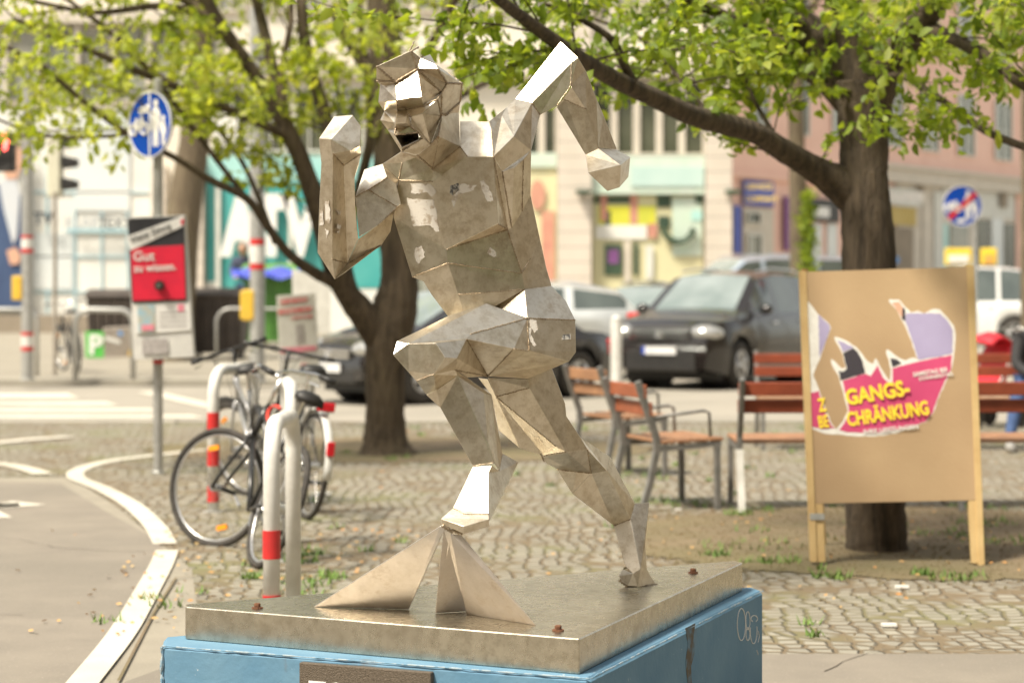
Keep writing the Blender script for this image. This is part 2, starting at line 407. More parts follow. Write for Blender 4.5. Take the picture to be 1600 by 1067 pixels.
# ================================================================ the statue and its block
Z0 = 6.5
VT = """
HA 588 104 -25.0;HB 643 79 -23.0;HC 652 108 -22.0;HD 618 129 -22.5;HE 588 127 -19.0;HF 657 91 -20.2;HG 672 85 -14.0;HH 681 101 -22.6;HI 684 108 -23.8;HJ 690 145 -17.0
HK 699 131 -16.0;HL 722 131 -4.0;HM 719 160 -1.0;HN 700 114 -3.0;HO 697 180 -7.3;HP 689 178 -10.4;FA 594 130 -17.5;FB 617 130 -22.0;FC 654 118 -22.8;FD 659 152 -27.2
FE 643 153 -26.4;FF 620 157 -25.5;FG 591 160 -19.0;EA 621 171 -18.5;EB 600 174 -15.0;EC 633 171 -18.5;ED 661 166 -20.0;CA 594 188 -19.3;CB 616 192 -21.4;NA 617 194 -29.0
NB 634 193 -28.5;NC 637 176 -21.0;ND 618 200 -21.9;NE 633 200 -21.5;CC 642 183 -21.0;CD 660 178 -21.4;CE 684 155 -20.0;JA 690 182 -11.0;JB 673 226 -17.0;JC 660 217 -19.2
LA 617 211 -23.5;LB 653 207 -21.5;LC 642 197 -22.0;MA 638 217 -11.0;KA 627 237 -22.7;KB 606 204 -16.1;MB 628 231 -24.0;MC 655 218 -20.2;TH 652 243 -17.1;TA 665 240 -10.0
TB 676 264 -2.7;TC 719 229 -3.1;TD 719 190 3.3;TE 685 213 -17.3;TU 717 176 1.9;SA 598 256 0.0;SB 627 237 -2.0;SC 628 254 -1.2;SD 623 282 -1.2;SE 651 245 -2.1
SF 676 284 -3.3;SG 730 245 -5.2;SH 740 211 -0.2;SI 768 205 0.5;SJ 771 245 -6.2;SK 764 190 3.2;SL 784 181 9.3;SM 803 213 -0.8;SN 831 161 13.5;SO 805 155 16.0
SP 792 168 13.2;SQ 785 268 -2.1;SR 830 235 5.2;SS 844 180 14.0;AA 876 65 24.0;AB 903 90 18.5;AC 893 98 18.0;AD 892 134 16.9;AE 870 166 15.3;BA 915 110 21.9
BB 932 154 24.5;BC 916 171 19.0;BD 893 136 16.6;BE 870 168 16.8;BF 882 156 17.3;BG 935 232 21.6;BH 915 242 20.6;BI 943 180 28.3;BJ 964 234 32.0;QA 970 258 12.8
QB 919 270 12.5;QC 985 246 28.1;QD 968 293 16.8;QE 949 299 16.8;QF 982 277 28.3;PC 697 390 -2.5;PD 615 340 -0.3;PE 778 350 -5.0;PG 793 359 2.5;LQ 803 262 -0.6
LR 800 356 3.6;LS 818 250 2.7;LT 816 330 7.5;LU 829 305 10.8;LV 843 370 10.9;LW 854 420 10.0;LX 862 447 9.6;LY 815 427 3.0;LZ 820 452 2.9;LM 829 404 6.8
PH 700 411 -2.6;PI 644 433 -1.1;PK 716 460 -2.0;PM 724 488 -1.3;PN 702 497 -0.8;PO 674 460 -1.1;PP 662 440 -1.3;PQ 768 482 0.9;R1 824 497 -3.3;R2 899 500 5.8
R4 900 550 3.0;R5 889 565 1.0;R6 827 548 -5.9;R7 786 484 2.0;R8 768 477 4.6;R9 803 545 -8.9;R10 825 592 18.0;R11 762 588 13.6;R12 884 470 8.5;T1 614 554 -23.6
T2 620 533 -21.0;T3 638 537 -22.6;T4 702 493 -10.2;T5 760 474 -4.3;T7 735 522 -13.6;T8 729 530 -14.9;T9 681 536 -25.5;U1 714 560 -22.9;U2 711 578 -17.6;U3 730 590 -3.5
U4 696 559 -26.7;U5 678 585 -25.7;U6 650 595 -23.4;U8 639 580 -23.4;V1 715 587 -15.2;V2 682 609 -16.8;V3 666 617 -14.7;V4 688 637 -16.0;V5 725 611 -15.7;V6 772 723 -18.0
V7 739 728 -17.9;V8 756 614 -12.3;V9 768 617 -2.2;V10 785 708 -1.1;V11 780 736 -11.9;V12 762 690 -17.0;W2 769 727 -18.3;W3 764 738 -19.9;W4 764 803 -29.9;W5 725 803 -29.3
W6 708 793 -27.2;W7 689 810 -30.1;W8 725 822 -33.1;W9 764 811 -31.4;W10 690 819 -29.9;W11 725 834 -32.9;W12 764 822 -31.2;W13 810 722 4.4;W15 765 815 -30.9;X1 762 590 17.1
X2 827 606 17.9;X3 775 620 17.6;X4 862 574 25.7;X5 883 630 25.4;X6 885 650 24.3;X8 885 706 20.5;X9 850 712 22.0;X10 812 700 22.0;X11 907 683 26.9;X12 918 702 28.1
X13 868 697 20.1;Y1 747 590 21.1;Y2 779 672 26.8;Y3 768 617 21.3;Y4 762 592 19.0;Y5 775 620 20.6;Y6 812 700 25.2;Z1 845 709 21.7;Z2 850 721 27.7;Z3 870 733 34.1
Z4 894 771 38.8;Z5 901 737 36.3;Z6 924 739 40.5;Z8 948 735 41.6;Z9 953 713 46.8;C1 959 821 54.0;C2 985 811 53.6;C3 992 786 58.0;D3 1001 888 42.8;D4 989 896 42.5
D5 977 884 44.8;D7 1015 784 61.8;D8 1011 820 56.6;D9 1008 850 52.6;D10 1011 890 51.1;D11 1024 911 55.7;D12 997 916 42.2;D13 967 899 48.5;D14 973 890 48.1;D15 970 908 47.4
D16 981 915 45.0;A1 498 217 -20.8;A2 522 182 -15.0;A3 551 180 -17.1;A4 517 218 -22.8;A5 564 198 -17.5;A6 563 228 -20.2;A7 547 236 -21.7;A8 520 240 -22.3;A10 537 259 -12.6
A11 564 241 -14.4;A12 519 405 -14.4;A13 523 437 -13.0;A14 496 395 -12.0;A15 499 310 -16.4;A16 502 255 -19.4;A17 543 412 -2.9;A18 554 276 -11.9;A19 555 320 -9.1;A20 560 373 -5.7
A21 596 383 7.9;A22 589 353 -0.8;A23 616 330 3.0;A24 610 362 8.1;B1 569 265 0.7;B3 605 277 -4.9;B4 576 297 -6.3;B5 555 308 -7.0;B6 619 288 -5.0;B7 627 320 -6.2
B8 621 323 -6.5;B9 590 353 -8.3;B10 561 371 -9.2
"""
VV = {}
for tok in VT.replace('\n', ';').split(';'):
    p = tok.split()
    if p: VV[p[0]] = W(float(p[1]), float(p[2]), Z0 + float(p[3]) / 100)
PIECES = [
 # (thickness, shrink, faces)
 (.12, .80, "HA HB HC HD/HA HD HE/HC HF HH HI/HF HG HH/HB HF HC/HC HI HK HJ/HI HH HL HK/HH HN HL/HK HL HM HJ/HJ HM HO HP"),
 (.12, .80, "FA FB FF FG/FB FC FD FE FF/FC HJ ED FD/HJ CE ED/HE HD FB FA/HD HC FC FB/HC HJ FC/FG FF EA EB/FF FE EC EA/FE FD ED EC/EB EA CB CA/EA NA CB/EA EC NB NA/EC NC NB/NA NB NE ND/CA CB KB/CB ND LA KB/CB NA ND/EC CC NC/EC ED CD CC/ED CE CD/NC CC LC NB/NB LC NE/ND NE LC LB LA/CC CD JB/CD CE JA JB/CC JB JC LB LC/LA LB MA/LB MC MA/MC MB MA/MB LA MA/MC JC KA MB/MB KA KB LA/KA JC JB TH/CE HJ HP JA"),
 (.12, .84, "JA HP TU TC TE/TE TC TB TH JB/JA TE JB/HP HO TU/HO HM TU"),
 (.24, .86, "SA SB SC SD/SC SE TB SF SD/SB TH SE SC/SE TH TB/TB TC SG SF/TC SH SI SJ SG/TD SK SI SH TC/SD SF PC PD/SF SG SJ PE PC/SJ SQ PG PE/PC PE PG/SQ LQ LR PG/SQ SR LS LQ/LQ LS LT LR/LS SR LU LT/LU LV LM LR LT/LR LM LY PG/LV LW LX LZ LY LM/PD PC PH PI/PC PG LY PH/PH LY LZ PK/PI PH PK PM PN PO PP/PK LZ PQ PM"),
 (.20, .85, "LZ R1 R7 R8/LZ LX R12 R2 R1/R1 R2 R4 R5 R6/R6 R5 R10 R11 R9/R1 R6 R9/T7 R1 R9 T8/T8 R9 R11/T8 U1 R11/U1 U2 U3 R11/T2 T4 T3/T4 T5 T3/T5 R1 T7 T8 T3/T3 T8 T9/T1 T2 T3/T3 T9 U4 U5 U8/T1 T3 U8 U6/U8 U5 U6/T9 T8 U1 U4/U4 U1 U2 V1 V2 U5"),
 (.11, .84, "SI SK SL/SI SL SJ/SL SM SJ/SL SP SO SN SM/SN SS SR SM/SM SR SQ SJ/SK SP SL"),
 (.09, .84, "SO AA AB AC SN/SN AC AD AE SS"),
 (.09, .80, "AC AB BA BB BC BD AD/BD BC BF/BD BF BE/BE BF BC BG BH/BC BB BI BJ BG"),
 (.07, .80, "BH BG QA QB/BG BJ QC QA/QB QA QD QE/QA QC QF QD"),
 (.08, .80, "A1 A2 A3 A4/A3 A5 A6 A7 A4/A4 A7 A8/A8 A7 A6 A11 A10"),
 (.08, .80, "A1 A4 A8 A12 A13 A14 A15 A16/A8 A10 A17 A13 A12/A10 A11 A18 A19 A20 A17"),
 (.09, .82, "A17 A20 A22 A23 A24 A21/A13 A17 A21"),
 (.13, .82, "B1 SA B3 B4 B5/B3 B6 B7 B8 B4/B5 B4 B8 B9/B5 B9 B10/SA SD B6 B3"),
 (.10, .80, "U6 U5 V2 V3/V3 V2 V4/V2 V1 V4/V1 V5 V6 V7 V4/V1 V8 V12 V6 V5/V8 V9 V10 V11 V6 V12/U2 U3 V9 V8 V1"),
 (.06, .85, "V7 W2 W3 W4 W5 W6/W6 W5 W4 W9 W8 W7/W7 W8 W11 W10/W8 W9 W12 W11/W2 V11 W3/V11 V10 W13/W3 V11 W13 W15 W4"),
 (.13, .82, "X1 R10 X2 X3/X3 X2 X8 X13/X3 X13 X9/X13 X8 X9/X3 X9 X10/R10 X4 X5 X6 X8 X2/X6 X11 X12 X8"),
 (.01, .97, "Y1 Y4 Y5 Y6 Y2 Y3"),
 (.10, .82, "Z1 Z2 Z3 Z5 X8 X9/X8 X12 Z6 Z5/X11 Z9 Z8 X12/X12 Z8 Z6/Z3 Z5 Z4/Z5 Z6 Z4"),
 (.10, .78, "Z4 Z6 Z8 C2 C1/Z8 Z9 C3 C2"),
 (.05, .85, "C1 C2 D3 D4 D5/C3 D7 D8 D9 D10 D11 D12 D3 C2/D14 D4 D12 D16 D15 D13/D4 D3 D12"),
]
st = thing('runner_statue', 'faceted welded steel sprinter in mid stride on the blue block', 'statue', (.1, 6.6, .51))
def rel(o, parent): o.parent = parent; o.matrix_parent_inverse = parent.matrix_basis.inverted(); return o
body = MB(); wsegs = []
for T, k, fs in PIECES:
    faces = [f.split() for f in fs.split('/')]
    names = []
    for f in faces:
        for q in f:
            if q not in names: names.append(q)
    idx = {q: i for i, q in enumerate(names)}; n = len(names)
    F = [VV[q] for q in names]
    cen = sum(F, Vector()) / n
    B = []
    # depth of the back sheet: the limb's own slanted mid plane plus its thickness
    A_ = np.array([[p.x, p.z, 1] for p in F]); yv = np.array([p.y for p in F])
    co, *_ = np.linalg.lstsq(A_, yv, rcond=None)
    for p in F:
        fit = co[0]*p.x + co[1]*p.z + co[2]
        bx, bz = cen.x + (p.x-cen.x)*k, cen.z + (p.z-cen.z)*k
        y = max(fit + T - (p.y-fit)*.5, p.y + .004 + T*.35)
        B.append(Vector((bx, y, bz)))
    fi = [tuple(idx[q] for q in f) for f in faces]
    # orient faces consistently through edge use
    cnt = {}
    for f in fi:
        for a, c in zip(f, f[1:] + f[:1]): cnt.setdefault(frozenset((a, c)), []).append((a, c))
    side = []
    for e, u in cnt.items():
        if len(u) == 1: a, c = u[0]; side.append((a, c, c+n, a+n))
    body.add(F + B, fi + [tuple(i+n for i in reversed(f)) for f in fi] + side)
o = body.build('body', M['steel'], recalc=False)
bm = bmesh.new(); bm.from_mesh(o.data)
bmesh.ops.recalc_face_normals(bm, faces=bm.faces); bm.to_mesh(o.data); bm.free()
b_ = o.modifiers.new('bevel', 'BEVEL'); b_.width = .0016; b_.segments = 1; b_.limit_method = 'ANGLE'; b_.angle_limit = R(12); b_.use_clamp_overlap = True
rel(o, st)
# weld beads along the seams
def weld(path, r=.0038, off=.002):
    pts = [VV[q] if isinstance(q, str) else q for q in path.split()] if isinstance(path, str) else path
    pts = [VV[q] if isinstance(q, str) else q for q in pts]
    out, rs = [], []
    for a, c in zip(pts[:-1], pts[1:]):
        L_ = (c-a).length; k = max(2, int(L_/.0042))
        for i in range(k):
            t = i/k; p = a.lerp(c, t) + Vector((random.uniform(-1,1)*.0011, -off+random.uniform(-1,1)*.001, random.uniform(-1,1)*.0011))
            out.append(p); rs.append(r*(.62+.65*(i % 2))*random.uniform(.8,1.2))
    out.append(pts[-1]); rs.append(r)
    wb_ = MB(); wb_.tube(out, rs, 6); rel(wb_.build('weld_seam', M['weld'], recalc=False, smooth=True), st)
for p_ in ("HA HD HC", "HE HD", "HB HC HJ", "HI HK HJ", "HK HL HM HO HP HJ", "HJ CE", "HJ HP JA", "HN HL"): weld(p_, .0030)
for p_ in ("ED CE", "EC ED", "CE JA TE JB", "NC LC LB JC", "TE TB TH", "TB TC", "LA ND", "LB LA", "FF EA", "KA JC", "CC NC"): weld(p_, .0024)
for p_ in ("SD SF", "PC PG", "PH LY", "PI PH", "SC SD", "B8 B4 B3", "B8 B9", "SN SS", "AE AD AC", "BF BC", "A8 A10 A11", "A17 A21", "PK LZ", "U6 U5", "V7 V6", "W5 W4", "C1 C2", "Z6 Z5 Z3", "X3 X2", "X3 X13", "R9 R11", "T8 R11", "U2 R11", "SJ PG", "PE PG LY", "LM LY", "SQ LR", "LS LT", "R1 R6", "R6 R9", "R1 R2", "T7 R1", "X8 X9", "Z2 Z1", "X12 Z6", "W6 W5", "A12 A17", "B5 B4", "TC SG", "SI SJ"): weld(p_, .0019, .0009)
weld([W(640,80,6.36), W(645,70,6.38), W(647,66,6.39)], .0022); weld([W(645,79,6.36), W(654,74,6.4)], .0022)
weld([W(690,821,6.2), W(705,828,6.2), W(722,833,6.2)], .006)
for a_ in ((967,905,6.98),): weld([W(a_[0],a_[1],a_[2]), W(980,916,6.97), W(1000,918,6.97), W(1026,913,7.03)], .005)
# three thin plates carrying the front foot
PT = .51
def onplate(x, y): return W(x, y, GZ(y, PT))
def fin(pts, label=None):
    b = MB(); p = pts; nrm = (p[1]-p[0]).cross(p[2]-p[0]).normalized()*.006; b.prism(p, nrm)
    return rel(b.build('support_fin', M['fin_steel'], bevel=.0012, label=label), st)
fin([W(688,822,6.21), W(694,828,6.21), onplate(638,952), onplate(490,948)], 'left triangular support plate')
fin([W(693,825,6.205), W(706,833,6.215), onplate(729,955), onplate(680,958)], 'dark edge on middle support plate')
fin([W(704,834,6.20), W(721,836,6.20), onplate(838,977), onplate(729,959)], 'right triangular support plate')
# paper remnants stuck on the steel
M['paper_rem'] = mat('sticker_paper', (.70,.66,.60), .8, 0, (.45,.38,.30), 45, .1, contrast=(.5,.62))
M['paper_ink'] = mat('sticker_ink', (.10,.10,.10), .8, 0, (.50,.48,.44), 120, contrast=(.45,.6))
def on_facet(tri, x, y, off=.0018):
    a, c, d = [VV[q] for q in tri.split()]; n = (c-a).cross(d-a); o_ = Vector((0,0,EY)); r_ = W(x,y,1.0)-o_
    t = (a-o_).dot(n)/r_.dot(n); return o_ + r_*(t - off)
def patch(tri, poly, jag=1.2, k=5):
    out = []
    for (x0,y0),(x1,y1) in zip(poly, poly[1:]+poly[:1]):
        for i in range(k):
            t = i/k; out.append(on_facet(tri, x0+(x1-x0)*t+random.uniform(-jag,jag), y0+(y1-y0)*t+random.uniform(-jag,jag)))
    b = MB(); b.prism(out, (0,.0012,0)); rel(b.build('sticker_remnant' if not INK else 'ink_remnant', M['paper_ink'] if INK else M['paper_rem']), st)
INK = False
patch("SD SF PC", [(636,310),(678,312),(685,352),(686,362),(680,361),(672,352),(646,354)])
patch("SD SF PC", [(642,286),(674,288),(682,300),(676,308),(664,300),(650,304),(643,302)])
patch("SF SJ PE", [(708,300),(722,287),(745,290),(738,299),(716,304),(709,324),(706,318)])
patch("SF SJ PE", [(750,284),(756,282),(768,300),(771,313),(762,316),(754,300)])
patch("PC PG LY", [(766,386),(775,393),(776,402),(768,400),(760,396)], .8)
patch("PD PC PH", [(647,388),(660,384),(664,402),(654,412),(648,404)], 1.5)
patch("R1 R2 R4", [(828,498),(838,500),(841,514),(835,520),(828,510)], 1); patch("R1 R2 R4", [(829,522),(833,530),(840,540),(833,540),(827,528)], 1)
patch("R1 R2 R4", [(826,512),(830,512),(829,528),(826,526)], .6)
for poly in ([(507,316),(513,314),(516,332),(515,350),(509,345)], [(500,330),(504,328),(506,350),(499,354)], [(508,358),(513,360),(511,374)]): patch("A1 A8 A12", poly, .9)
for poly in ([(525,328),(534,330),(530,337)], [(527,350),(533,352),(531,358),(526,357)], [(526,362),(531,360),(529,366)]): patch("A8 A10 A17", poly, .8)
INK = True; patch("SF SJ PE", [(703,290),(716,286),(718,296),(708,306),(703,302)], 1); patch("R1 R2 R4", [(879,523),(892,522),(892,530),(878,531)], .3)

# ---- the block
pN, pL, pR = Vector((.1875,5.95,0)), Vector((-1.0,6.54,0)), Vector((.818,7.57,0))
M['blue_conc'] = mat('blue_painted_concrete', (.095,.215,.33), .75, 0, (.13,.255,.365), 5, .12, 40)
nt = M['blue_conc'].node_tree   # white wear and grime
pr = nt.nodes['Principled BSDF']; src = pr.inputs['Base Color'].links[0].from_socket
tc = nt.nodes.new('ShaderNodeTexCoord')
def addmask(src, col, sc, p0, p1, axis=None):
    mp = nt.nodes.new('ShaderNodeMapping'); nt.links.new(tc.outputs['Object'], mp.inputs[0])
    if axis: mp.inputs['Scale'].default_value = axis
    n_ = nt.nodes.new('ShaderNodeTexNoise'); n_.inputs['Scale'].default_value = sc; n_.inputs['Detail'].default_value = 8; n_.inputs['Roughness'].default_value = .7
    nt.links.new(mp.outputs[0], n_.inputs['Vector'])
    r_ = nt.nodes.new('ShaderNodeMapRange'); r_.inputs[1].default_value = p0; r_.inputs[2].default_value = p1; nt.links.new(n_.outputs['Fac'], r_.inputs[0])
    x = nt.nodes.new('ShaderNodeMix'); x.data_type = 'RGBA'; nt.links.new(r_.outputs[0], x.inputs[0]); nt.links.new(src, x.inputs[6]); x.inputs[7].default_value = (*col, 1)
    return x.outputs[2]
s1 = addmask(src, (.50,.55,.58), 30, .66, .70)
s2 = addmask(s1, (.13,.09,.05), 4, .60, .75, (1,1,.25))
nt.links.new(s2, pr.inputs['Base Color'])
ped = thing('statue_pedestal', 'blue painted concrete block under the steel runner, wedge shaped', 'pedestal', (0, 6.6, 0))
bN, bL, bR = Vector((.216,5.90,0)), Vector((-1.055,6.43,0)), Vector((.892,7.58,0))
def tri_prism(ps, z0, z1, ch=.0):
    b = MB(); b.prism([(p.x,p.y,z0) for p in ps], (0,0,z1-z0)); return b
bb = tri_prism([bN, bR, bR+Vector((-.03,.10,0)), bL+Vector((-.02,.16,0)), bL], 0, .41)
rel(bb.build('block', M['blue_conc'], bevel=.012), ped)
M['block_edge'] = mat('worn_edge', (.32,.40,.45), .85, 0, (.14,.27,.38), 45, .3, contrast=(.45,.55))
b = MB()
for a_, c_ in ((bL,bN),(bN,bR)):
    k = 60; pts = [a_.lerp(c_, i/k)+Vector((random.uniform(-1,1)*.0015, random.uniform(-1,1)*.0015, .4085)) for i in range(k+1)]
    b.tube(pts, [.0012+random.random()*.0024 for _ in pts], 6)
k = 30; b.tube([bL+Vector((random.uniform(-1,1)*.002,-.001,.405-.0135*i)) for i in range(k)], [.002+random.random()*.005 for _ in range(k)], 6)
rel(b.build('worn_edge', M['block_edge'], recalc=False), ped)
pb = tri_prism([pN, pR, pR+Vector((-.02,.06,0)), pL+Vector((-.01,.05,0)), pL], .4105, .51)
rel(pb.build('steel_plate', M['plate_steel'], bevel=.003), ped)
for (x,y) in ((402,950),(872,985),(1083,895),(990,1030)):
    if x == 990: continue
    p = onplate(x,y); b = MB(); T_ = Matrix.Translation(p)
    b.lathe([(.017,0),(.017,.004)], 14, T_); b.lathe([(.010,.004),(.010,.014),(.008,.016)], 6, T_); rel(b.build('bolt', M['rust']), ped)
# plaque
u = (bN-bL).normalized(); nrm = Vector((u.y,-u.x,0)).normalized()
def onface(s_, z, off=0): p = bL + u*s_ + nrm*off; return Vector((p.x,p.y,z))
M['plaque'] = mat('plaque_dark', (.085,.065,.045), .6, 0, (.14,.11,.08), 200, .4, 300)
def face_s(x, z=.35):
    # parameter along the front face hit by pixel column x
    k = (x-CX)/FX; return (bL.x - k*bL.y)/(k*u.y - u.x)
s0, s1_ = face_s(473), face_s(678)
ztop = lambda x, y: EY-(y-HY)/FX*(bL.y+u.y*face_s(x))
zt = .5*(ztop(473,1033)+ztop(678,1048))
b = MB(); b.prism([onface(s0,zt-.26),onface(s1_,zt-.26),onface(s1_,zt),onface(s0,zt)], nrm*.022)
rel(b.build('plaque', M['plaque'], bevel=.002), ped)
tv, tf = text_geo('TOM', .085, .001, bold=.004)
Mx = Matrix((( u.x,0,nrm.x,0),(u.y,0,nrm.y,0),(0,1,0,0),(0,0,0,1)))
b = MB(); b.add(tv, tf, Matrix.Translation(onface(s0+.035, zt-.112, .024)) @ Mx)
rel(b.build('plaque_lettering', M['white']), ped)
# graffiti and stain on the right face
v_ = (bR-bN).normalized(); n2 = Vector((v_.y,-v_.x,0)).normalized(); n2 = n2 if n2.x > 0 else -n2
def rface(x, y, off=.001):
    o_ = Vector((0,0,EY)); r_ = W(x,y,1)-o_; t = (bN-o_).dot(n2)/r_.dot(n2); return o_+r_*t+n2*off
b = MB()
def el(cx,cy,rx,ry,a0=0,a1=360): b.tube([rface(cx+rx*math.cos(R(a)), cy+ry*math.sin(R(a)),.001) for a in range(a0,a1+1,12)], .0016, 5)
el(1158,975,6.5,25); el(1168,969,3.3,14,-30,330); el(1168,990,3,10); el(1177,985,5.3,20,-20,200); el(1178,966,5,5,120,420)
b.tube([rface(1184,985),rface(1186,993),rface(1184,1003)],.0014,5); b.tube([rface(1182,1015),rface(1184,1022)],.0014,5)
rel(b.build('graffiti', M['white'], recalc=False), ped)
b = MB(); out = []
for (x,y) in ((1070,981),(1085,973),(1083,992),(1085,1018),(1080,1040),(1081,1070),(1077,1110),(1075,1070),(1071,1035),(1074,1006)): out.append(rface(x+random.uniform(-1,1), y, .0012))
b.prism(out, -n2*.001)
M['stain'] = mat('brown_stain', (.11,.095,.07), .9, 0, (.12,.21,.29), 22, contrast=(.42,.62))
rel(b.build('rust_stain', M['stain']), ped)
# ================================================================ trees
def bark_mat(name, c1, c2, moss=(.16,.15,.05)):
    m = bpy.data.materials.new(name); m.use_nodes = True; nt = m.node_tree; L = nt.links; b = nt.nodes['Principled BSDF']
    b.inputs['Roughness'].default_value = .92
    tc = nt.nodes.new('ShaderNodeTexCoord'); mp = nt.nodes.new('ShaderNodeMapping'); mp.inputs['Scale'].default_value = (1,1,.13)
    L.new(tc.outputs['Object'], mp.inputs[0])
    n = nt.nodes.new('ShaderNodeTexNoise'); n.inputs['Scale'].default_value = 26; n.inputs['Detail'].default_value = 7; n.inputs['Roughness'].default_value = .65
    L.new(mp.outputs[0], n.inputs['Vector'])
    r = nt.nodes.new('ShaderNodeValToRGB'); r.color_ramp.elements[0].position = .36; r.color_ramp.elements[1].position = .66
    r.color_ramp.elements[0].color = (*c2,1); r.color_ramp.elements[1].color = (*c1,1); L.new(n.outputs['Fac'], r.inputs[0])
    n2 = nt.nodes.new('ShaderNodeTexNoise'); n2.inputs['Scale'].default_value = 2.3; n2.inputs['Detail'].default_value = 4; L.new(tc.outputs['Object'], n2.inputs['Vector'])
    mr = nt.nodes.new('ShaderNodeMapRange'); mr.inputs[1].default_value = .5; mr.inputs[2].default_value = .75; mr.inputs[4].default_value = .55; L.new(n2.outputs['Fac'], mr.inputs[0])
    x = nt.nodes.new('ShaderNodeMix'); x.data_type = 'RGBA'; L.new(mr.outputs[0], x.inputs[0]); L.new(r.outputs[0], x.inputs[6]); x.inputs[7].default_value = (*moss,1)
    L.new(x.outputs[2], b.inputs['Base Color'])
    bp = nt.nodes.new('ShaderNodeBump'); bp.inputs['Strength'].default_value = .9; bp.inputs['Distance'].default_value = .06
    L.new(n.outputs['Fac'], bp.inputs['Height']); L.new(bp.outputs['Normal'], b.inputs['Normal'])
    return m
M['bark'] = bark_mat('bark', (.145,.108,.072), (.046,.034,.023), (.13,.10,.06))
M['bark_left'] = bark_mat('bark_left', (.155,.115,.072), (.055,.040,.025), (.15,.12,.07))
M['bark_far'] = bark_mat('bark_far', (.24,.19,.12), (.12,.09,.06), (.20,.17,.10))
def leaf_mat(name, cols):
    m = bpy.data.materials.new(name); m.use_nodes = True; nt = m.node_tree; L = nt.links; b = nt.nodes['Principled BSDF']; out = nt.nodes['Material Output']
    tc = nt.nodes.new('ShaderNodeTexCoord'); at = nt.nodes.new('ShaderNodeAttribute'); at.attribute_name = 'tone'
    r = nt.nodes.new('ShaderNodeValToRGB'); e = r.color_ramp.elements; e[0].color = (*cols[0],1); e[1].color = (*cols[2],1); k = e.new(.5); k.color = (*cols[1],1)
    L.new(at.outputs['Fac'], r.inputs[0]); L.new(r.outputs[0], b.inputs['Base Color']); b.inputs['Roughness'].default_value = .5
    tr = nt.nodes.new('ShaderNodeBsdfTranslucent'); g = nt.nodes.new('ShaderNodeMix'); g.data_type = 'RGBA'; g.blend_type = 'MULTIPLY'; g.inputs[0].default_value = 1
    L.new(r.outputs[0], g.inputs[6]); g.inputs[7].default_value = (1.9,1.75,.6,1); L.new(g.outputs[2], tr.inputs[0])
    mx = nt.nodes.new('ShaderNodeMixShader'); mx.inputs[0].default_value = .55; L.new(b.outputs[0], mx.inputs[1]); L.new(tr.outputs[0], mx.inputs[2])
    L.new(mx.outputs[0], out.inputs['Surface']); return m
M['leaf'] = leaf_mat('spring_leaf', [(.10,.16,.022), (.21,.29,.04), (.34,.40,.07)])
M['leaf_left'] = leaf_mat('spring_leaf_left', [(.18,.25,.03), (.31,.38,.06), (.46,.50,.12)])
rng = np.random.default_rng(3)
def smooth_path(pts, k=5):
    P = [pts[0]] + pts + [pts[-1]]; out = []
    for i in range(1, len(P)-2):
        for j in range(k):
            t = j/k; a,b_,c,d = P[i-1],P[i],P[i+1],P[i+2]
            out.append(tuple(.5*((2*b_[q]) + (c[q]-a[q])*t + (2*a[q]-5*b_[q]+4*c[q]-d[q])*t*t + (-a[q]+3*b_[q]-3*c[q]+d[q])*t**3) for q in range(len(a))))
    out.append(tuple(pts[-1])); return out
def limb(b, pts, Z=None, n=12, k=5, jit=.05):
    """pts: (x,y,Z,width_px)"""
    sp = smooth_path([tuple(map(float, p)) for p in pts], k)
    P = [W(p[0],p[1],p[2]) for p in sp]; rs = [max(.004, p[3]/2*p[2]/FX) for p in sp]
    b.tube(P, rs, n, jit=jit); return P, rs
def leaves_mesh(name, centers, dirs, size, parent, mt, per=5):
    """clusters of pointed folded leaflets; numpy built"""
    n = len(centers)*per
    c = np.repeat(np.array(centers), per, 0) + rng.normal(0, size*.45, (n,3))
    d = np.repeat(np.array(dirs), per, 0)*.5 + rng.normal(0, .6, (n,3)); d[:,2] -= .25
    d /= np.linalg.norm(d, axis=1)[:,None]
    s_ = rng.normal(0, 1, (n,3)); s_[:,2] *= .45; s_ -= d*np.sum(s_*d,1)[:,None]; s_ /= np.linalg.norm(s_, axis=1)[:,None]
    nn = np.cross(d, s_); L_ = (size*rng.uniform(.5,1.7,n))[:,None]; w = L_*rng.uniform(.22,.34,n)[:,None]
    v = np.stack([c, c+d*L_*.35+s_*w+nn*w*.35, c+d*L_*.72+s_*w*.75+nn*w*.25, c+d*L_-nn*L_*.12, c+d*L_*.72-s_*w*.75+nn*w*.25, c+d*L_*.35-s_*w+nn*w*.35, c+d*L_*.5], 1)
    V = v.reshape(-1,3)
    base = (np.arange(n)*7)[:,None]
    f1 = base+np.array([0,1,2,6]); f2 = base+np.array([6,2,3,4]); f3 = base+np.array([0,6,4,5])
    F = np.stack([f1,f2,f3],1).reshape(-1,4)
    me = bpy.data.meshes.new(name); me.vertices.add(len(V)); me.vertices.foreach_set('co', V.ravel())
    me.loops.add(F.size); me.loops.foreach_set('vertex_index', F.ravel()); me.polygons.add(len(F))
    me.polygons.foreach_set('loop_start', np.arange(0, F.size, 4)); me.polygons.foreach_set('loop_total', np.full(len(F),4))
    tone = np.repeat(np.clip(np.repeat(rng.normal(.5,.2,len(centers)), per)+rng.normal(0,.14,n),0,1), 3)
    at = me.attributes.new('tone', 'FLOAT', 'FACE'); at.data.foreach_set('value', tone.astype(np.float32))
    me.materials.append(mt); me.update(calc_edges=True); me.validate()
    o = bpy.data.objects.new(name, me); C.objects.link(o); o.parent = parent; return o
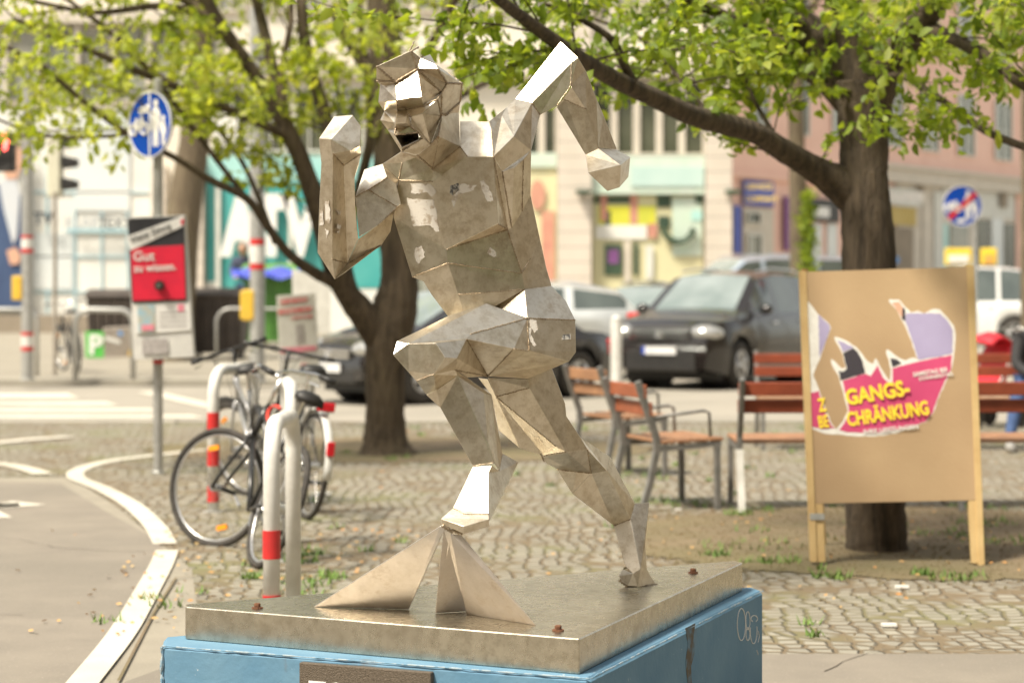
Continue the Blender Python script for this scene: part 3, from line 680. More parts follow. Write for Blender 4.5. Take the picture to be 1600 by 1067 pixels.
def twigs(b, paths, dens, length, start=.15, seg=5, sub=3, droop=.1, spread=.9, out_c=None, out_d=None, rad=.006, bias=(0,0,0), gap=.06, keep=lambda p: True):
    for P, rs in paths:
        L_ = sum((P[i+1]-P[i]).length for i in range(len(P)-1)); k = int(L_*dens)
        for _ in range(k):
            t = start + (1-start)*random.random(); i = min(int(t*(len(P)-1)), len(P)-2)
            p = P[i].lerp(P[i+1], t*(len(P)-1)-i); ax = (P[i+1]-P[i]).normalized()
            d = (ax*.7 + Vector((random.gauss(0,spread), random.gauss(0,spread), random.gauss(.1,spread*.5))) + Vector(bias)).normalized()
            def grow(p, d, ln, r, lev):
                pts = [p]; dd = d
                for s_ in range(seg):
                    dd = (dd + Vector((random.gauss(0,.17),random.gauss(0,.17),random.gauss(0,.12)-droop*.3))).normalized()
                    pts.append(pts[-1] + dd*(ln/seg))
                if not keep(pts[-1]): return
                b.tube(pts, [r*(1-.8*q/seg) for q in range(seg+1)], 4, cap=False)
                tot = ln; q = ln*.2
                while q < tot:
                    u_ = q/tot*seg; ii = min(int(u_), seg-1); c = pts[ii].lerp(pts[ii+1], u_-ii)
                    out_c.append(tuple(c)); out_d.append(tuple((pts[ii+1]-pts[ii]).normalized())); q += gap*random.uniform(.6,1.5)
                if lev > 0:
                    for _ in range(sub):
                        j = random.randint(1, seg-1)
                        grow(pts[j], (dd + Vector((random.gauss(0,.8),random.gauss(0,.8),random.gauss(0,.35)))).normalized(), ln*random.uniform(.35,.65), r*.55, lev-1)
            grow(p, d, length*random.uniform(.5,1.25), rad, 1)
def make_tree(label, trunk_pts, limbs, bark, leafm, lsize, per, jit=.05, group=None, bases=None, **kw):
    base = bases
    t = thing('broadleaf_tree', label, 'tree', (base.x, base.y, 0), group=group)
    b = MB(); limb(b, trunk_pts, n=22, k=6, jit=jit); rel(b.build('trunk', bark, recalc=False, smooth=True), t)
    paths = []; b = MB()
    for L_ in limbs: paths.append(limb(b, L_, n=10, jit=.04))
    oc, od = [], []
    tb = MB(); twigs(tb, paths, out_c=oc, out_d=od, **kw)
    def clear(p):   # twigs kept clipped in front of the signs
        x = CX+p[0]/p[1]*FX; y = HY-(p[2]-EY)/p[1]*FX; return not (190 < x < 278 and 132 < y < 262 and p[1] < 17.4)
    z_ = [(a, c) for a, c in zip(oc, od) if clear(a)]; oc, od = [q[0] for q in z_], [q[1] for q in z_]
    rel(b.build('limbs', bark, recalc=False, smooth=True), t)
    rel(tb.build('twigs', bark, recalc=False), t)
    o = leaves_mesh('crown', oc, od, lsize, None, leafm, per); rel(o, t)
    return t, len(oc)

# --- big tree at the right, behind the sandwich board
zt_ = 12.0
tr = [(1372,880,zt_,150),(1371,868,zt_,104),(1369,845,zt_,95),(1368,780,zt_,92),(1362,640,zt_,92),(1358,420,zt_,83),(1353,320,zt_,78),(1350,250,zt_,74),(1350,185,zt_,84),(1352,130,zt_,98)]
lm = [
 [(1350,330,zt_,52),(1318,292,zt_,60),(1275,266,11.9,44),(1225,236,11.7,38),(1180,208,11.5,35),(1130,194,11.3,34),(1080,180,11.0,33),(1020,152,10.7,31),(960,124,10.4,29),(900,88,10.1,26),(840,46,9.8,22),(780,0,9.4,18),(700,-60,9.0,13),(620,-110,8.6,8)],
 [(1345,190,zt_,40),(1300,140,12.1,34),(1262,110,12.2,30),(1215,75,12.2,24),(1165,42,12.1,20),(1110,15,12.0,17),(1040,-15,11.8,13),(960,-50,11.5,8)],
 [(1350,170,zt_,56),(1310,105,12.1,56),(1275,62,12.2,54),(1235,20,12.3,50),(1190,-40,12.4,44),(1120,-130,12.6,30)],
 [(1352,160,zt_,60),(1340,90,12.0,58),(1325,20,12.0,52),(1318,-60,12.0,46),(1330,-160,12,30)],
 [(1356,160,zt_,56),(1395,90,11.9,48),(1440,35,11.7,44),(1475,-20,11.5,42),(1530,-100,11.3,30)],
 [(1365,150,zt_,30),(1400,118,11.8,12),(1450,142,11.6,11),(1500,178,11.4,12),(1550,210,11.2,12),(1620,236,11.0,12),(1700,260,10.8,8)],
 [(1440,40,11.7,26),(1490,62,11.5,20),(1540,88,11.3,19),(1600,132,11.1,18),(1680,170,10.9,12)],
 [(1000,140,10.6,10),(978,108,10.5,14),(955,62,10.4,12),(905,30,10.3,9),(850,6,10.2,6)],
 [(1225,236,11.7,10),(1180,160,11.9,7),(1150,90,12.1,6),(1100,40,12.3,5)],
 [(1120,195,11.3,8),(1060,120,11.8,7),(1000,60,12.2,6),(900,20,12.6,5)],
 [(1480,-20,11.5,14),(1560,-10,11.2,12),(1640,30,11.0,9)],
]
def keep_right(p):
    x = CX + p.x/p.y*FX; y = HY - (p.z-EY)/p.y*FX
    lim = 235 if x > 1120 else 165
    if 1180 < x < 1330: lim = 195
    if x > 1500: lim = 290
    return y < lim + random.uniform(-30, 25) and p.y > 8.2
make_tree('big dark trunked tree behind the sandwich board, its thick bough reaching left', tr, lm, M['bark'], M['leaf'], .058, 5,
    bases=W(1372,868,zt_), dens=5.4, length=.95, start=.10, gap=.078, keep=keep_right, droop=.25)
# --- near leaves hanging in from the same side (upper middle)
# --- left tree
zl = 18.7
tr = [(603,714,zl,120),(603,706,zl,92),(602,690,zl,72),(602,650,zl,62),(603,580,zl,63),(607,530,zl,72),(617,480,zl,70),(624,440,zl,60),(620,380,zl,54),(612,300,zl,54),(608,200,zl,50),(604,100,zl,52),(598,20,zl,46),(590,-60,zl,40)]
lm = [
 [(600,545,zl,44),(574,500,18.6,46),(545,462,18.5,40),(526,425,18.4,38),(512,380,18.3,36),(498,330,18.2,34),(478,270,18.1,30),(455,215,18.0,28),(420,150,17.9,24),(380,90,17.8,21),(340,30,17.7,19),(300,-40,17.6,20)],
 [(520,440,18.4,20),(490,425,18.2,18),(450,395,18.0,15),(415,350,17.8,14),(385,310,17.6,13),(330,282,17.4,12),(270,245,17.2,10),(200,210,17.0,9),(120,150,16.8,8),(60,100,16.5,7),(-20,60,16.3,5)],
 [(455,215,18.0,16),(400,190,17.8,14),(330,160,17.6,14),(260,130,17.3,13),(200,105,17.1,12),(120,70,16.9,10),(20,30,16.7,8)],
 [(505,340,18.2,26),(520,250,18.4,24),(505,170,18.5,22),(480,90,18.6,20),(470,0,18.7,18)],
 [(478,270,18.1,22),(440,170,18.4,20),(420,80,18.6,18),(395,-20,18.8,15)],
 [(560,480,18.5,18),(540,400,18.9,18),(560,300,19.2,16),(580,200,19.3,16),(570,90,19.4,14),(560,0,19.5,12)],
 [(608,220,zl,20),(640,140,18.5,18),(680,60,18.2,16),(720,-20,18.0,12)],
 [(606,150,zl,20),(560,90,18.9,18),(520,20,19.0,14)],
 [(606,260,zl,16),(660,190,18.9,13),(720,150,19.1,11),(780,120,19.4,9),(850,90,19.7,6)],
 [(430,380,17.9,9),(400,300,18.1,8),(370,240,18.2,8),(320,180,18.3,7),(240,110,18.4,6),(160,60,18.5,5)],
 [(340,30,17.7,14),(250,10,17.5,12),(150,20,17.3,9),(40,0,17.1,7)],
 [(300,-40,17.6,12),(220,-30,17.4,10),(120,-50,17.2,8)],
 [(420,150,17.9,12),(350,60,17.8,10),(270,-10,17.7,9),(180,-60,17.6,8)],
 [(455,215,18.0,12),(440,120,18.2,11),(455,30,18.4,10),(450,-60,18.5,8)],
 [(385,310,17.6,9),(300,200,17.5,9),(240,120,17.4,8),(160,40,17.3,7),(60,-30,17.2,6)],
 [(200,210,17.0,6),(130,215,16.9,6),(60,210,16.8,5),(-20,180,16.6,4)],
]
def keep_left(p):
    x = CX + p.x/p.y*FX; y = HY - (p.z-EY)/p.y*FX
    lim = 255 if x < 330 else (300 if x < 470 else 190)
    return y < lim + random.uniform(-30,25) and x < 900
make_tree('slender brown tree leaning over the bicycles, forked low behind the runner', tr, lm, M['bark_left'], M['leaf_left'], .066, 5,
    bases=W(604,705,zl), dens=3.5, length=1.3, start=.12, gap=.12, keep=keep_left, droop=.15, rad=.008)
# --- far trees
def far_tree(label, x, Z, wpx, lean, crowny, n=90, R_=2.6, lf='leaf_left', ytop=-260):
    g = W(x, 443+EY*FX/Z, Z); g.z = 0
    yb = 443+EY*FX/Z
    tr = [(x,yb+2,Z,wpx*1.5),(x,yb-6,Z,wpx*1.1),(x+lean*.2,yb-120,Z,wpx),(x+lean*.5,yb-260,Z,wpx*.92),(x+lean,yb-420,Z,wpx*.8),(x+lean*1.3,ytop,Z,wpx*.5)]
    lm = []
    for i in range(7):
        a = random.uniform(-1,1); y0 = crowny-random.uniform(0,120); x0 = x+lean*(yb-y0)/420
        lm.append([(x0,y0,Z,wpx*.35),(x0+a*120,y0-60,Z+random.uniform(-1,1),wpx*.22),(x0+a*240,y0-110,Z+random.uniform(-2,2),wpx*.12)])
    make_tree(label, tr, lm, M['bark_far'], M[lf], .12, 4, bases=g, dens=1.6, length=2.0, start=.2, gap=.22, droop=.1, rad=.012,
        keep=lambda p: (HY-(p.z-EY)/p.y*FX) < crowny+20)
far_tree('broad pale trunk rising behind the round blue path sign', 270, 38, 56, 40, 60)
far_tree('grey trunk with a climbing plant before the pink building', 1250, 36, 30, -6, 120)
far_tree('tree at the right edge beyond the white car', 1618, 34, 44, -4, 160)
# ================================================================ street furniture
def ring(z, r, h): return [(r, z-h/2), (r, z+h/2)]
def pole_thing(name, label, cat, x, y, h, r, m, bands=(), group=None, base_z=0):
    g = G(x, y, base_z); t = thing(name, label, cat, (g.x, g.y, base_z), group=group)
    b = MB(); b.lathe([(r*1.25,0),(r*1.25,.02),(r,.03),(r,h),(r*.6,h+.01)], 20); b.build('pole', m, t, smooth=False)
    for (z, hh, mm) in bands:
        b = MB(); b.lathe([(r+.003, z-hh/2), (r+.003, z+hh/2)], 20); b.build('band', M[mm], t)
    return t, g
# bicycle stands: bent white tubes with red bands
def hoop(label, p0, p1, h=.9, r=.035, bands=((.42,.10),(.15,.05)), rb=.16, both=False):
    p0, p1 = Vector((*p0,0)), Vector((*p1,0)); d = p1-p0; L_ = d.length; d.normalize()
    t = thing('bicycle_stand', label, 'bicycle stand', tuple(p0), group='white bicycle stands')
    pts = [Vector((0,0,0)), Vector((0,0,h-rb))]
    for a in range(15, 91, 15): pts.append(d*(rb-rb*math.cos(R(a))) + Vector((0,0,h-rb+rb*math.sin(R(a)))))
    for a in range(75, -1, -15): pts.append(d*(L_-rb+rb*math.cos(R(a))) + Vector((0,0,h-rb+rb*math.sin(R(a)))))
    pts.append(d*L_)
    b = MB(); b.tube(pts, r, 18); b.build('frame_tube', M['white_paint'], t, smooth=True)
    for z, hh in bands:
        b = MB(); b.cyl((0,0,z-hh/2),(0,0,z+hh/2),r+.0025,n=20); b.build('band', M['red_paint'], t)
    for q in (Vector(), d*L_):
        b = MB(); b.lathe([(.07,0),(.07,.008),(.045,.012)], 18, Matrix.Translation(q)); b.build('foot_plate', M['galv'], t)
    return t
hoop('nearest white stand with red bands, just left of the block', (-1.02,9.05), (-1.01,9.85), .9, .036, ((.395,.12),(.12,.12)))
hoop('second white stand, its top showing behind the nearest one', (-1.19,11.5), (-1.30,12.3), .94, .036, ())
hoop('farthest white stand with red bands, behind the leaning bicycles', (-1.96,14.0), (-1.78,14.7), .93, .038, ((.60,.11),(.36,.11),(.12,.10)))

# sign pole with newspaper stand
def round_sign(parent, c, r, yaw, kind):
    """c local centre, faces -Y rotated by yaw"""
    Mx = Matrix.Translation(c) @ Matrix.Rotation(yaw, 4, 'Z') @ Matrix.Rotation(R(90), 4, 'X')
    b = MB(); b.cyl((0,0,-.012),(0,0,0),r,n=40,M=Mx); face = b.build('sign_plate', M['blue_sign'], parent)
    b = MB(); b.torus((0,0,.001),(0,0,1),r-.006,.007,48,6,Mx); b.build('sign_rim', M['white'], parent, smooth=True)
    b = MB(); b.cyl((0,0,-.016),(0,0,-.0125),r-.002,n=40,M=Mx); b.build('sign_back', M['grey_metal'], parent)
    w = MB(); z0, z1 = .001, .004; k = r/.26
    def pr(pts, dz=0): w.prism([(x*k,y*k,z0+dz) for x,y in pts], (0,0,z1-z0), Mx)
    def disk(cx,cy,rr,n=16): pr([(cx+rr*math.cos(6.283*i/n), cy+rr*math.sin(6.283*i/n)) for i in range(n)])
    if kind == 'split':
        pr([(-.008,-.255),(.008,-.255),(.008,.255),(-.008,.255)])
        pr([(-.13,.135),(-.009,.16),(-.009,.10),(-.125,.085)])
    bx = -.125; by = -.03
    for cx in (bx-.065, bx+.062): w.torus((cx*k,by*k,.003),(0,0,1),.042*k,.011*k,22,5,Mx)
    for a,c in (((bx-.065,by),(bx-.01,by)),((bx-.01,by),(bx+.04,by+.06)),((bx-.065,by),(bx-.03,by+.06)),((bx-.03,by+.06),(bx+.04,by+.06)),((bx+.062,by),(bx+.035,by+.08)),((bx-.04,by+.075),(bx-.01,by+.075)),((bx+.02,by+.09),(bx+.055,by+.085)),((bx-.01,by),(bx-.035,by+.075))):
        w.tube([(a[0]*k,a[1]*k,.003),(c[0]*k,c[1]*k,.003)], .010*k, 5, M=Mx)
    px = .075
    disk(px, .165, .028); pr([(px-.02,.135),(px+.02,.135),(px+.05,.09),(px+.062,-.03),(px+.045,-.03),(px+.03,.06),(px+.032,-.17),(px+.008,-.175),(px,-.06),(px-.008,-.175),(px-.032,-.17),(px-.03,.06),(px-.042,-.05),(px-.06,-.04),(px-.052,.09)])
    qx = .165
    disk(qx, .045, .021); pr([(qx-.014,.024),(qx+.014,.024),(qx+.032,-.03),(qx+.03,-.08),(qx+.018,-.08),(qx+.018,-.165),(qx+.003,-.165),(qx,-.10),(qx-.003,-.165),(qx-.018,-.165),(qx-.018,-.08),(qx-.045,-.03)])
    sy = w.build('symbols', M['white'], parent)
    if kind == 'end':
        b = MB(); b.box((-r*.93,-.032*k,.005),(r*.93,.032*k,.008),Mx @ Matrix.Rotation(R(42),4,'Z')); b.build('red_bar', M['red_paint'], parent)
        b = MB(); b.box((-.07*k,-.21*k,.001),(.04*k,-.165*k,.004),Mx); b.build('sticker', M['white'], parent)
t, g = pole_thing('path_sign', 'round blue shared path sign, bicycle beside walker and child, on a grey pole', 'traffic sign', 247, 741, 3.1, .038, M['galv'])
zs = EY+(443-196)/FX*g.y
round_sign(t, (-.055,-.062,zs), .262, R(-41), 'split')
b = MB(); b.cyl((0,-.0,zs-.12),(0,0,zs-.08),.045,n=16); b.cyl((0,0,zs+.08),(0,0,zs+.12),.045,n=16); b.box((-.05,-.06,zs-.11),(.0,-.03,zs-.09)); b.box((-.05,-.06,zs+.09),(.0,-.03,zs+.11)); b.build('clamp', M['grey_metal'], t)
b = MB(); b.lathe([(.043,.0),(.043,.028)],18,Matrix.Translation((0,0,EY-(568-443)/FX*g.y))); b.build('tape', M['red_paint'], t)

# newspaper stand hanging on that pole
M['news_red'] = mat('news_red', (.72,.015,.05), .45, 0, (.64,.015,.05), 10)
M['news_black'] = mat('news_black', (.03,.03,.035), .5)
M['news_paper'] = mat('news_paper', (.70,.69,.65), .6, 0, (.62,.61,.58), 14)
M['print_grey'] = mat('print_grey', (.32,.29,.28), .7, 0, (.50,.47,.45), 40)
M['print_blue'] = mat('print_blue', (.30,.48,.58), .7, 0, (.50,.46,.35), 14)
M['pink_ink'] = mat('pink_ink', (.75,.25,.32), .7)
Zn = g.y - .14
t = thing('newspaper_stand', 'red and white newspaper dispenser strapped to the blue sign pole', 'newspaper stand', (g.x, g.y-.1, 1.0))
def nb(name, pts, m, th=.01, off=0, par=None):
    b = MB(); b.prism([W(x,y,Zn-off) for x,y in pts], (0,th,0)); return rel(b.build(name, m, bevel=.002), par or t)
nb('housing', [(199,340),(288,336),(303,558),(209,562)], M['news_paper'], .10)
nb('header', [(199,342),(287,338),(291,470),(206,473)], M['news_black'], .02, .022)
nb('red_front', [(204,388),(287,383),(290,467),(208,470)], M['news_red'], .006, .030)
nb('title_strip', [(198,370),(287,337),(287,353),(203,392)], M['white'], .006, .034)
nb('title_dot', [(282,344),(287,342),(287,350),(283,352)], M['news_red'], .004, .040)
nb('lower_sheet', [(209,475),(297,472),(299,516),(247,520),(245,520),(212,521)], M['white'], .004, .012)
nb('picture', [(214,477),(242,476),(244,519),(217,521)], M['print_blue'], .003, .017)
nb('red_stamp', [(277,476),(287,475),(288,486),(278,487)], M['pink_ink'], .003, .018)
nb('print_line', [(221,508),(241,507),(241,516),(222,517)], M['pink_ink'], .003, .022)
nb('small_notice', [(222,530),(262,529),(263,553),(222,554)], M['print_grey'], .003, .012)
for yy in (488,495,502,509): nb('text_line', [(249,yy),(292,yy-1.5),(292,yy+.5),(249,yy+2)], M['print_grey'], .002, .0155)
b = MB(); p = W(250,446,Zn-.04); b.cyl(p+Vector((0,-.05,0)), p, .038, n=20); b.cyl(p+Vector((0,-.058,0)), p+Vector((0,-.05,0)), .022, n=16); rel(b.build('lock', M['black']), t)
b = MB(); b.cyl(p+Vector((0,-.062,0)), p+Vector((0,-.058,0)), .016, n=16); rel(b.build('lock_face', M['chrome']), t)
def wtext(par, name, txt, x, y, hpx, Z, m, slope=0, extr=.0015, bold=0, font_sp=1.0, xs=1.0):
    """text whose lower left corner stands at photo pixel x,y at distance Z, cap height hpx"""
    s_ = hpx*Z/FX/.70; v, f = text_geo(txt, s_, extr, space=font_sp, bold=bold*s_)
    b = MB(); b.add(v, f, Matrix.Translation(W(x,y,Z)) @ Matrix.Rotation(-slope,4,'Y') @ Matrix.Rotation(R(90),4,'X') @ Matrix.Diagonal((xs,1,1,1)))
    o = b.build(name, m)
    return rel(o, par) if par is not None else o
wtext(t, 'lettering', 'Gut', 208, 408, 15, Zn-.037, M['white'], R(2), bold=.012)
wtext(t, 'lettering', 'zu wissen.', 209, 425, 12, Zn-.037, M['white'], R(3), bold=.015, xs=.95)
wtext(t, 'lettering', 'Wiener Zeitung', 205, 380, 9, Zn-.043, M['news_black'], R(21), bold=.01, xs=.80)

# crossing light poles
t, g = pole_thing('crossing_pole', 'white pole with two pairs of red bands at the left edge', 'pole', 43, 594, 4.6, .085, M['galv'], [(2.04,.04,'red_paint'),(1.84,.06,'red_paint'),(1.94,.13,'white_paint'),(.66,.05,'red_paint'),(.45,.06,'red_paint'),(.555,.14,'white_paint')], group='red and white banded crossing poles', base_z=.125)
Zp = g.y
tl = thing('pedestrian_signal', 'black pedestrian light showing a red figure at the left edge', 'traffic light', (g.x-.3, Zp, 3.0))
b = MB(); b.prism([W(-14,206,Zp-.1),W(21,206,Zp-.1),W(21,268,Zp-.1),W(-14,268,Zp-.1)], (0,.2,0)); rel(b.build('housing', M['black'], bevel=.01), tl)
for yy in (223,251):
    b = MB(); c_ = W(4,yy,Zp-.1); b.torus(c_+Vector((0,-.05,0)),(0,1,0),.13,.012,24,5); rel(b.build('visor', M['black']), tl)
M['glow_red'] = mat('red_light', (.5,.02,.02), .5, emis=(1,.10,.08), estr=5)
b = MB(); q = lambda dx,dy: W(8+dx,222+dy,Zp-.115)
b.ball(q(0,-11),.03,10,6); b.prism([q(-4,-8),q(4,-8),q(5,2),q(2.5,3),q(3,13),q(-3,13),q(-2.5,3),q(-5,2)],(0,.01,0)); rel(b.build('red_figure', M['glow_red']), tl)
yb_ = thing('push_button_box', 'yellow push button box beside the left edge pole', 'button box', (g.x-.15, Zp, 1.3), group='yellow push button boxes')
b = MB(); b.prism([W(18,431,Zp-.08),(W(34,431,Zp-.08)),W(34,469,Zp-.08),W(18,469,Zp-.08)], (0,.16,0)); rel(b.build('box', M['yellow'], bevel=.015), yb_)
# signal seen from the side, on a thin pole
t = thing('vehicle_signal', 'cream backed vehicle signal with three black hoods on a thin pole', 'traffic light', tuple(G(85,586,.125)))
Z5 = GZ(586,.125)
b = MB(); b.prism([W(73,212,Z5),W(94,212,Z5),W(94,308,Z5),W(73,308,Z5)], (0,.28,0)); M['cream'] = mat('cream_housing', (.66,.64,.50), .5, 0, (.58,.56,.44), 6); rel(b.build('housing', M['cream'], bevel=.02), t)
for yy in (222,254,288):
    b = MB(); b.prism([W(96,yy-11,Z5),W(119,yy-6,Z5),W(119,yy+6,Z5),W(96,yy+9,Z5)], (0,.24,0)); rel(b.build('hood', M['black'], bevel=.02), t)
b = MB(); b.cyl(W(86,586,Z5), W(86,300,Z5), .032, n=12); rel(b.build('pole', M['bark_far'] if False else mat('brown_grey', (.35,.31,.26), .5, .2)), t)

# middle banded pole
t, g = pole_thing('crossing_pole', 'white pole with red bands right of the newspaper stand', 'pole', 402, 597, 5.2, .105, M['galv'], [(1.955,.085,'red_paint'),(1.61,.085,'red_paint'),(1.78,.24,'white_paint')], group='red and white banded crossing poles', base_z=.125)
Zp = g.y
yb_ = thing('push_button_box', 'yellow push button box by the banded pole above the bicycles', 'button box', (g.x-.2, Zp, 1.3), group='yellow push button boxes')
b = MB(); b.prism([W(375,455,Zp-.12),W(385,452,Zp-.12),W(397,455,Zp-.12),W(397,499,Zp-.12),W(386,502,Zp-.12),W(375,499,Zp-.12)], (0,.2,0)); rel(b.build('box', M['yellow'], bevel=.02), yb_)
b = MB(); b.cyl(W(397,478,Zp-.03), W(402,478,Zp-.03), .03, n=8); rel(b.build('bracket', M['galv']), yb_)
# road side bollard
t, g = pole_thing('bollard', 'short white bollard in front of the black off roader', 'bollard', 963, 622, 1.02, .075, M['white_paint'], [])
b = MB(); b.lathe([(.075,1.02),(.06,1.06),(.02,1.08)], 18); b.build('cap', M['white_paint'], t, smooth=True)
# end-of-path sign, right
t, g = pole_thing('path_end_sign', 'round blue sign crossed by a red bar above the white car', 'traffic sign', 1524, 590, 2.9, .03, M['galv'])
zs = EY+(443-322)/FX*g.y
round_sign(t, (-.22,-.06,zs), .325*g.y/34, R(8), 'end')
b = MB(); b.cyl((-.19,0,zs),(0,0,zs),.02,n=10); b.build('bracket', M['galv'], t)

# notice boards by the black hatchback
def notice(label, pts, Z, y_ground):
    t = thing('notice_board', label, 'notice board', (W(pts[0][0],0,Z).x, Z, 0), group='white printed notice boards')
    b = MB(); b.prism([W(x,y,Z) for x,y in pts], (0,.03,0)); rel(b.build('board', M['white_paint'], bevel=.003), t)
    return t
t = notice('white notice board with red headline and small picture behind the handlebars', [(432,462),(492,458),(501,602),(438,600)], 19.5, 0)
def nb2(name, pts, m, off=.008, Z=19.5, par=None): b = MB(); b.prism([W(x,y,Z-off) for x,y in pts], (0,.004,0)); return rel(b.build(name, m), par or t)
M['red_ink'] = mat('red_ink', (.62,.12,.12), .7, 0, (.75,.55,.52), 70, contrast=(.45,.6))
M['pale_ink'] = mat('pale_ink', (.45,.42,.46), .7, 0, (.70,.68,.66), 70, contrast=(.45,.6))
nb2('headline', [(438,468),(480,464),(480,471),(438,476)], M['red_ink']); nb2('headline', [(434,484),(488,478),(488,486),(434,492)], M['red_ink'])
nb2('print_line', [(455,495),(488,492),(488,496),(455,499)], M['red_ink']); nb2('picture', [(462,508),(474,506),(476,534),(464,536)], M['print_grey'])
nb2('red_strip', [(438,544),(494,540),(494,547),(438,552)], M['pink_ink']); nb2('print_line', [(440,556),(494,552),(494,558),(440,562)], M['pale_ink'])
nb2('print_line', [(470,568),(482,568),(482,582),(470,582)], M['red_ink'])
b = MB(); b.cyl(W(450,443+EY*FX/19.5,19.55), W(450,590,19.55), .02, n=8); b.cyl(W(488,443+EY*FX/19.5,19.55), W(488,590,19.55), .02, n=8); rel(b.build('leg', M['galv']), t)
Z6 = 22.0
t2 = notice('plain pale notice board rising behind the printed one', [(456,420),(492,432),(515,440),(515,520),(458,520)], Z6, 0)
b = MB(); b.cyl(W(486,443+EY*FX/Z6,Z6+.03), W(486,500,Z6+.03), .03, n=8); rel(b.build('leg', M['galv']), t2)

# cycle rack hoops on the far pavement
def plain_hoop(label, x0, x1, yb, ytop, rpx, Zoff=0):
    Z = GZ(yb,.125); t = thing('bicycle_rack', label, 'bicycle rack', tuple(G(x0,yb,.125)), group='plain metal racks on the far pavement')
    rb = 22
    pts = [W(x0,yb,Z), W(x0,ytop+rb,Z)] + [W(x0+rb-rb*math.cos(R(a)), ytop+rb-rb*math.sin(R(a)), Z) for a in range(15,91,15)] + \
          [W(x1-rb+rb*math.cos(R(a)), ytop+rb-rb*math.sin(R(a)), Z) for a in range(75,-1,-15)] + [W(x1,yb,Z)]
    b = MB(); b.tube(pts, rpx*Z/FX, 10); rel(b.build('frame_tube', M['galv'], smooth=True), t); return t
plain_hoop('pale bent rack in front of the green parking plate', 118, 208, 592, 484, 4.5)
plain_hoop('thinner pale rack behind the left pole', -60, 58, 588, 483, 3.2)
plain_hoop('thin grey rack before the dark containers right of the newspaper stand', 338, 470, 580, 482, 2.2)
# green P plate and grey box
Z7 = 39
t = thing('parking_plate', 'green plate with a white P on the far pavement', 'sign', tuple(G(148,GZ and 569,.125)))
b = MB(); b.prism([W(133,518,Z7),W(162,518,Z7),W(162,559,Z7),W(134,559,Z7)], (0,.03,0)); M['green_plate'] = mat('green_plate', (.10,.50,.08), .5, 0, (.08,.42,.07), 5); rel(b.build('plate', M['green_plate']), t)
wtext(t, 'lettering', 'P', 138, 553, 30, Z7-.01, M['white'], bold=.03)
t = thing('utility_box', 'low grey utility box beside the green parking plate', 'utility box', tuple(G(184,563,.125)))
M['box_grey'] = mat('box_grey', (.30,.26,.22), .7, 0, (.22,.19,.16), 6)
Z8 = 40
b = MB(); b.prism([W(160,512,Z8),W(205,510,Z8),W(207,560,Z8),W(160,560,Z8)], (0,.5,0)); rel(b.build('cabinet', M['box_grey'], bevel=.02), t)
b = MB(); b.cyl(W(188,521,Z8-.01), W(188,521,Z8), .045, n=14); M['sticker_blue'] = mat('sticker_blue', (.15,.35,.70), .6); rel(b.build('round_sticker', M['sticker_blue']), t)
b = MB(); b.prism([W(164,525,Z8-.01),W(188,532,Z8-.01),W(188,538,Z8-.01),W(164,531,Z8-.01)], (0,.008,0)); rel(b.build('sticker', M['news_paper']), t)
b = MB(); b.box((0,0,0),(.12,.1,.10),Matrix.Translation(W(201,556,Z8-.12))); rel(b.build('yellow_block', M['yellow']), t)
# waste containers
M['dark_bin'] = mat('dark_container', (.045,.035,.030), .6, 0, (.07,.055,.045), 3, .1, 12)
def container(label, x0, x1, yb, yt, m, Z=None, dep=1.0):
    Z = Z or GZ(yb,.125); t = thing('waste_container', label, 'waste container', ((x0+x1-1600)/2/FX*Z, Z, .125), group='large wheeled waste containers')
    w = (x1-x0)*Z/FX; zt = EY-(yt-HY)/FX*Z-.125; x = -w/2
    b = MB(); b.add([(x+.05,0,.12),(-x-.05,0,.12),(-x-.05,dep,.12),(x+.05,dep,.12),(x,-.06,zt-.12),(-x,-.06,zt-.12),(-x,dep+.06,zt-.12),(x,dep+.06,zt-.12)],[(0,3,2,1),(4,5,6,7),(0,1,5,4),(1,2,6,5),(2,3,7,6),(3,0,4,7)])
    for i in range(5): xx = x+.12+i*(w-.24)/4; b.box((xx-.02,-.075,.2),(xx+.02,-.02,zt-.2))
    b.build('bin_body', m, t, bevel=.02)
    b = MB(); n = 8; prof = [(-.10+ (dep+.2)*i/n, zt-.115+.12*math.sin(math.pi*i/n)) for i in range(n+1)]
    b.prism([(x-.04,p[0],p[1]) for p in prof]+[(x-.04,dep+.10,zt-.16),(x-.04,-.10,zt-.16)], (w+.08,0,0)); b.build('lid', m, t, bevel=.015)
    for sx in (x+.12, -x-.12):
        for sy in (.15, dep-.15): b = MB(); b.cyl((sx-.03,sy,.09),(sx+.03,sy,.09),.09,n=14); b.build('castor', M['black'], t)
    return t
container('dark brown container behind the parking plate and rack', 135, 208, 560, 452, M['dark_bin'], 42.5)
container('dark brown container right of the newspaper stand', 292, 380, 562, 450, M['dark_bin'])
M['green_bin'] = mat('green_container', (.10,.27,.05), .5, 0, (.08,.21,.045), 3)
gc = container('green container with a man working behind it', 380, 470, 553, 412, M['green_bin'], 46, 1.2)
M['blue_cloth'] = mat('blue_tarpaulin', (.03,.05,.42), .6, 0, (.04,.07,.50), 4, .4, 9)
Z9 = 45.7; b = MB(); n = 14
for i in range(n):
    x0, x1 = 362+i*7.6, 362+(i+1)*7.6; k0, k1 = 3*math.sin(i*1.1), 3*math.sin((i+1)*1.1)
    b.add([W(x0,419+k0,Z9),W(x1,419+k1,Z9),W(x1,434-k1,Z9-.15),W(x0,434-k0,Z9-.15),W(x0,419+k0,Z9+.6),W(x1,419+k1,Z9+.6)], [(0,1,2,3),(0,4,5,1)])
tag(b.build('tarpaulin', M['blue_cloth'], recalc=False), 'bright blue tarpaulin lying over the green container', 'tarpaulin')
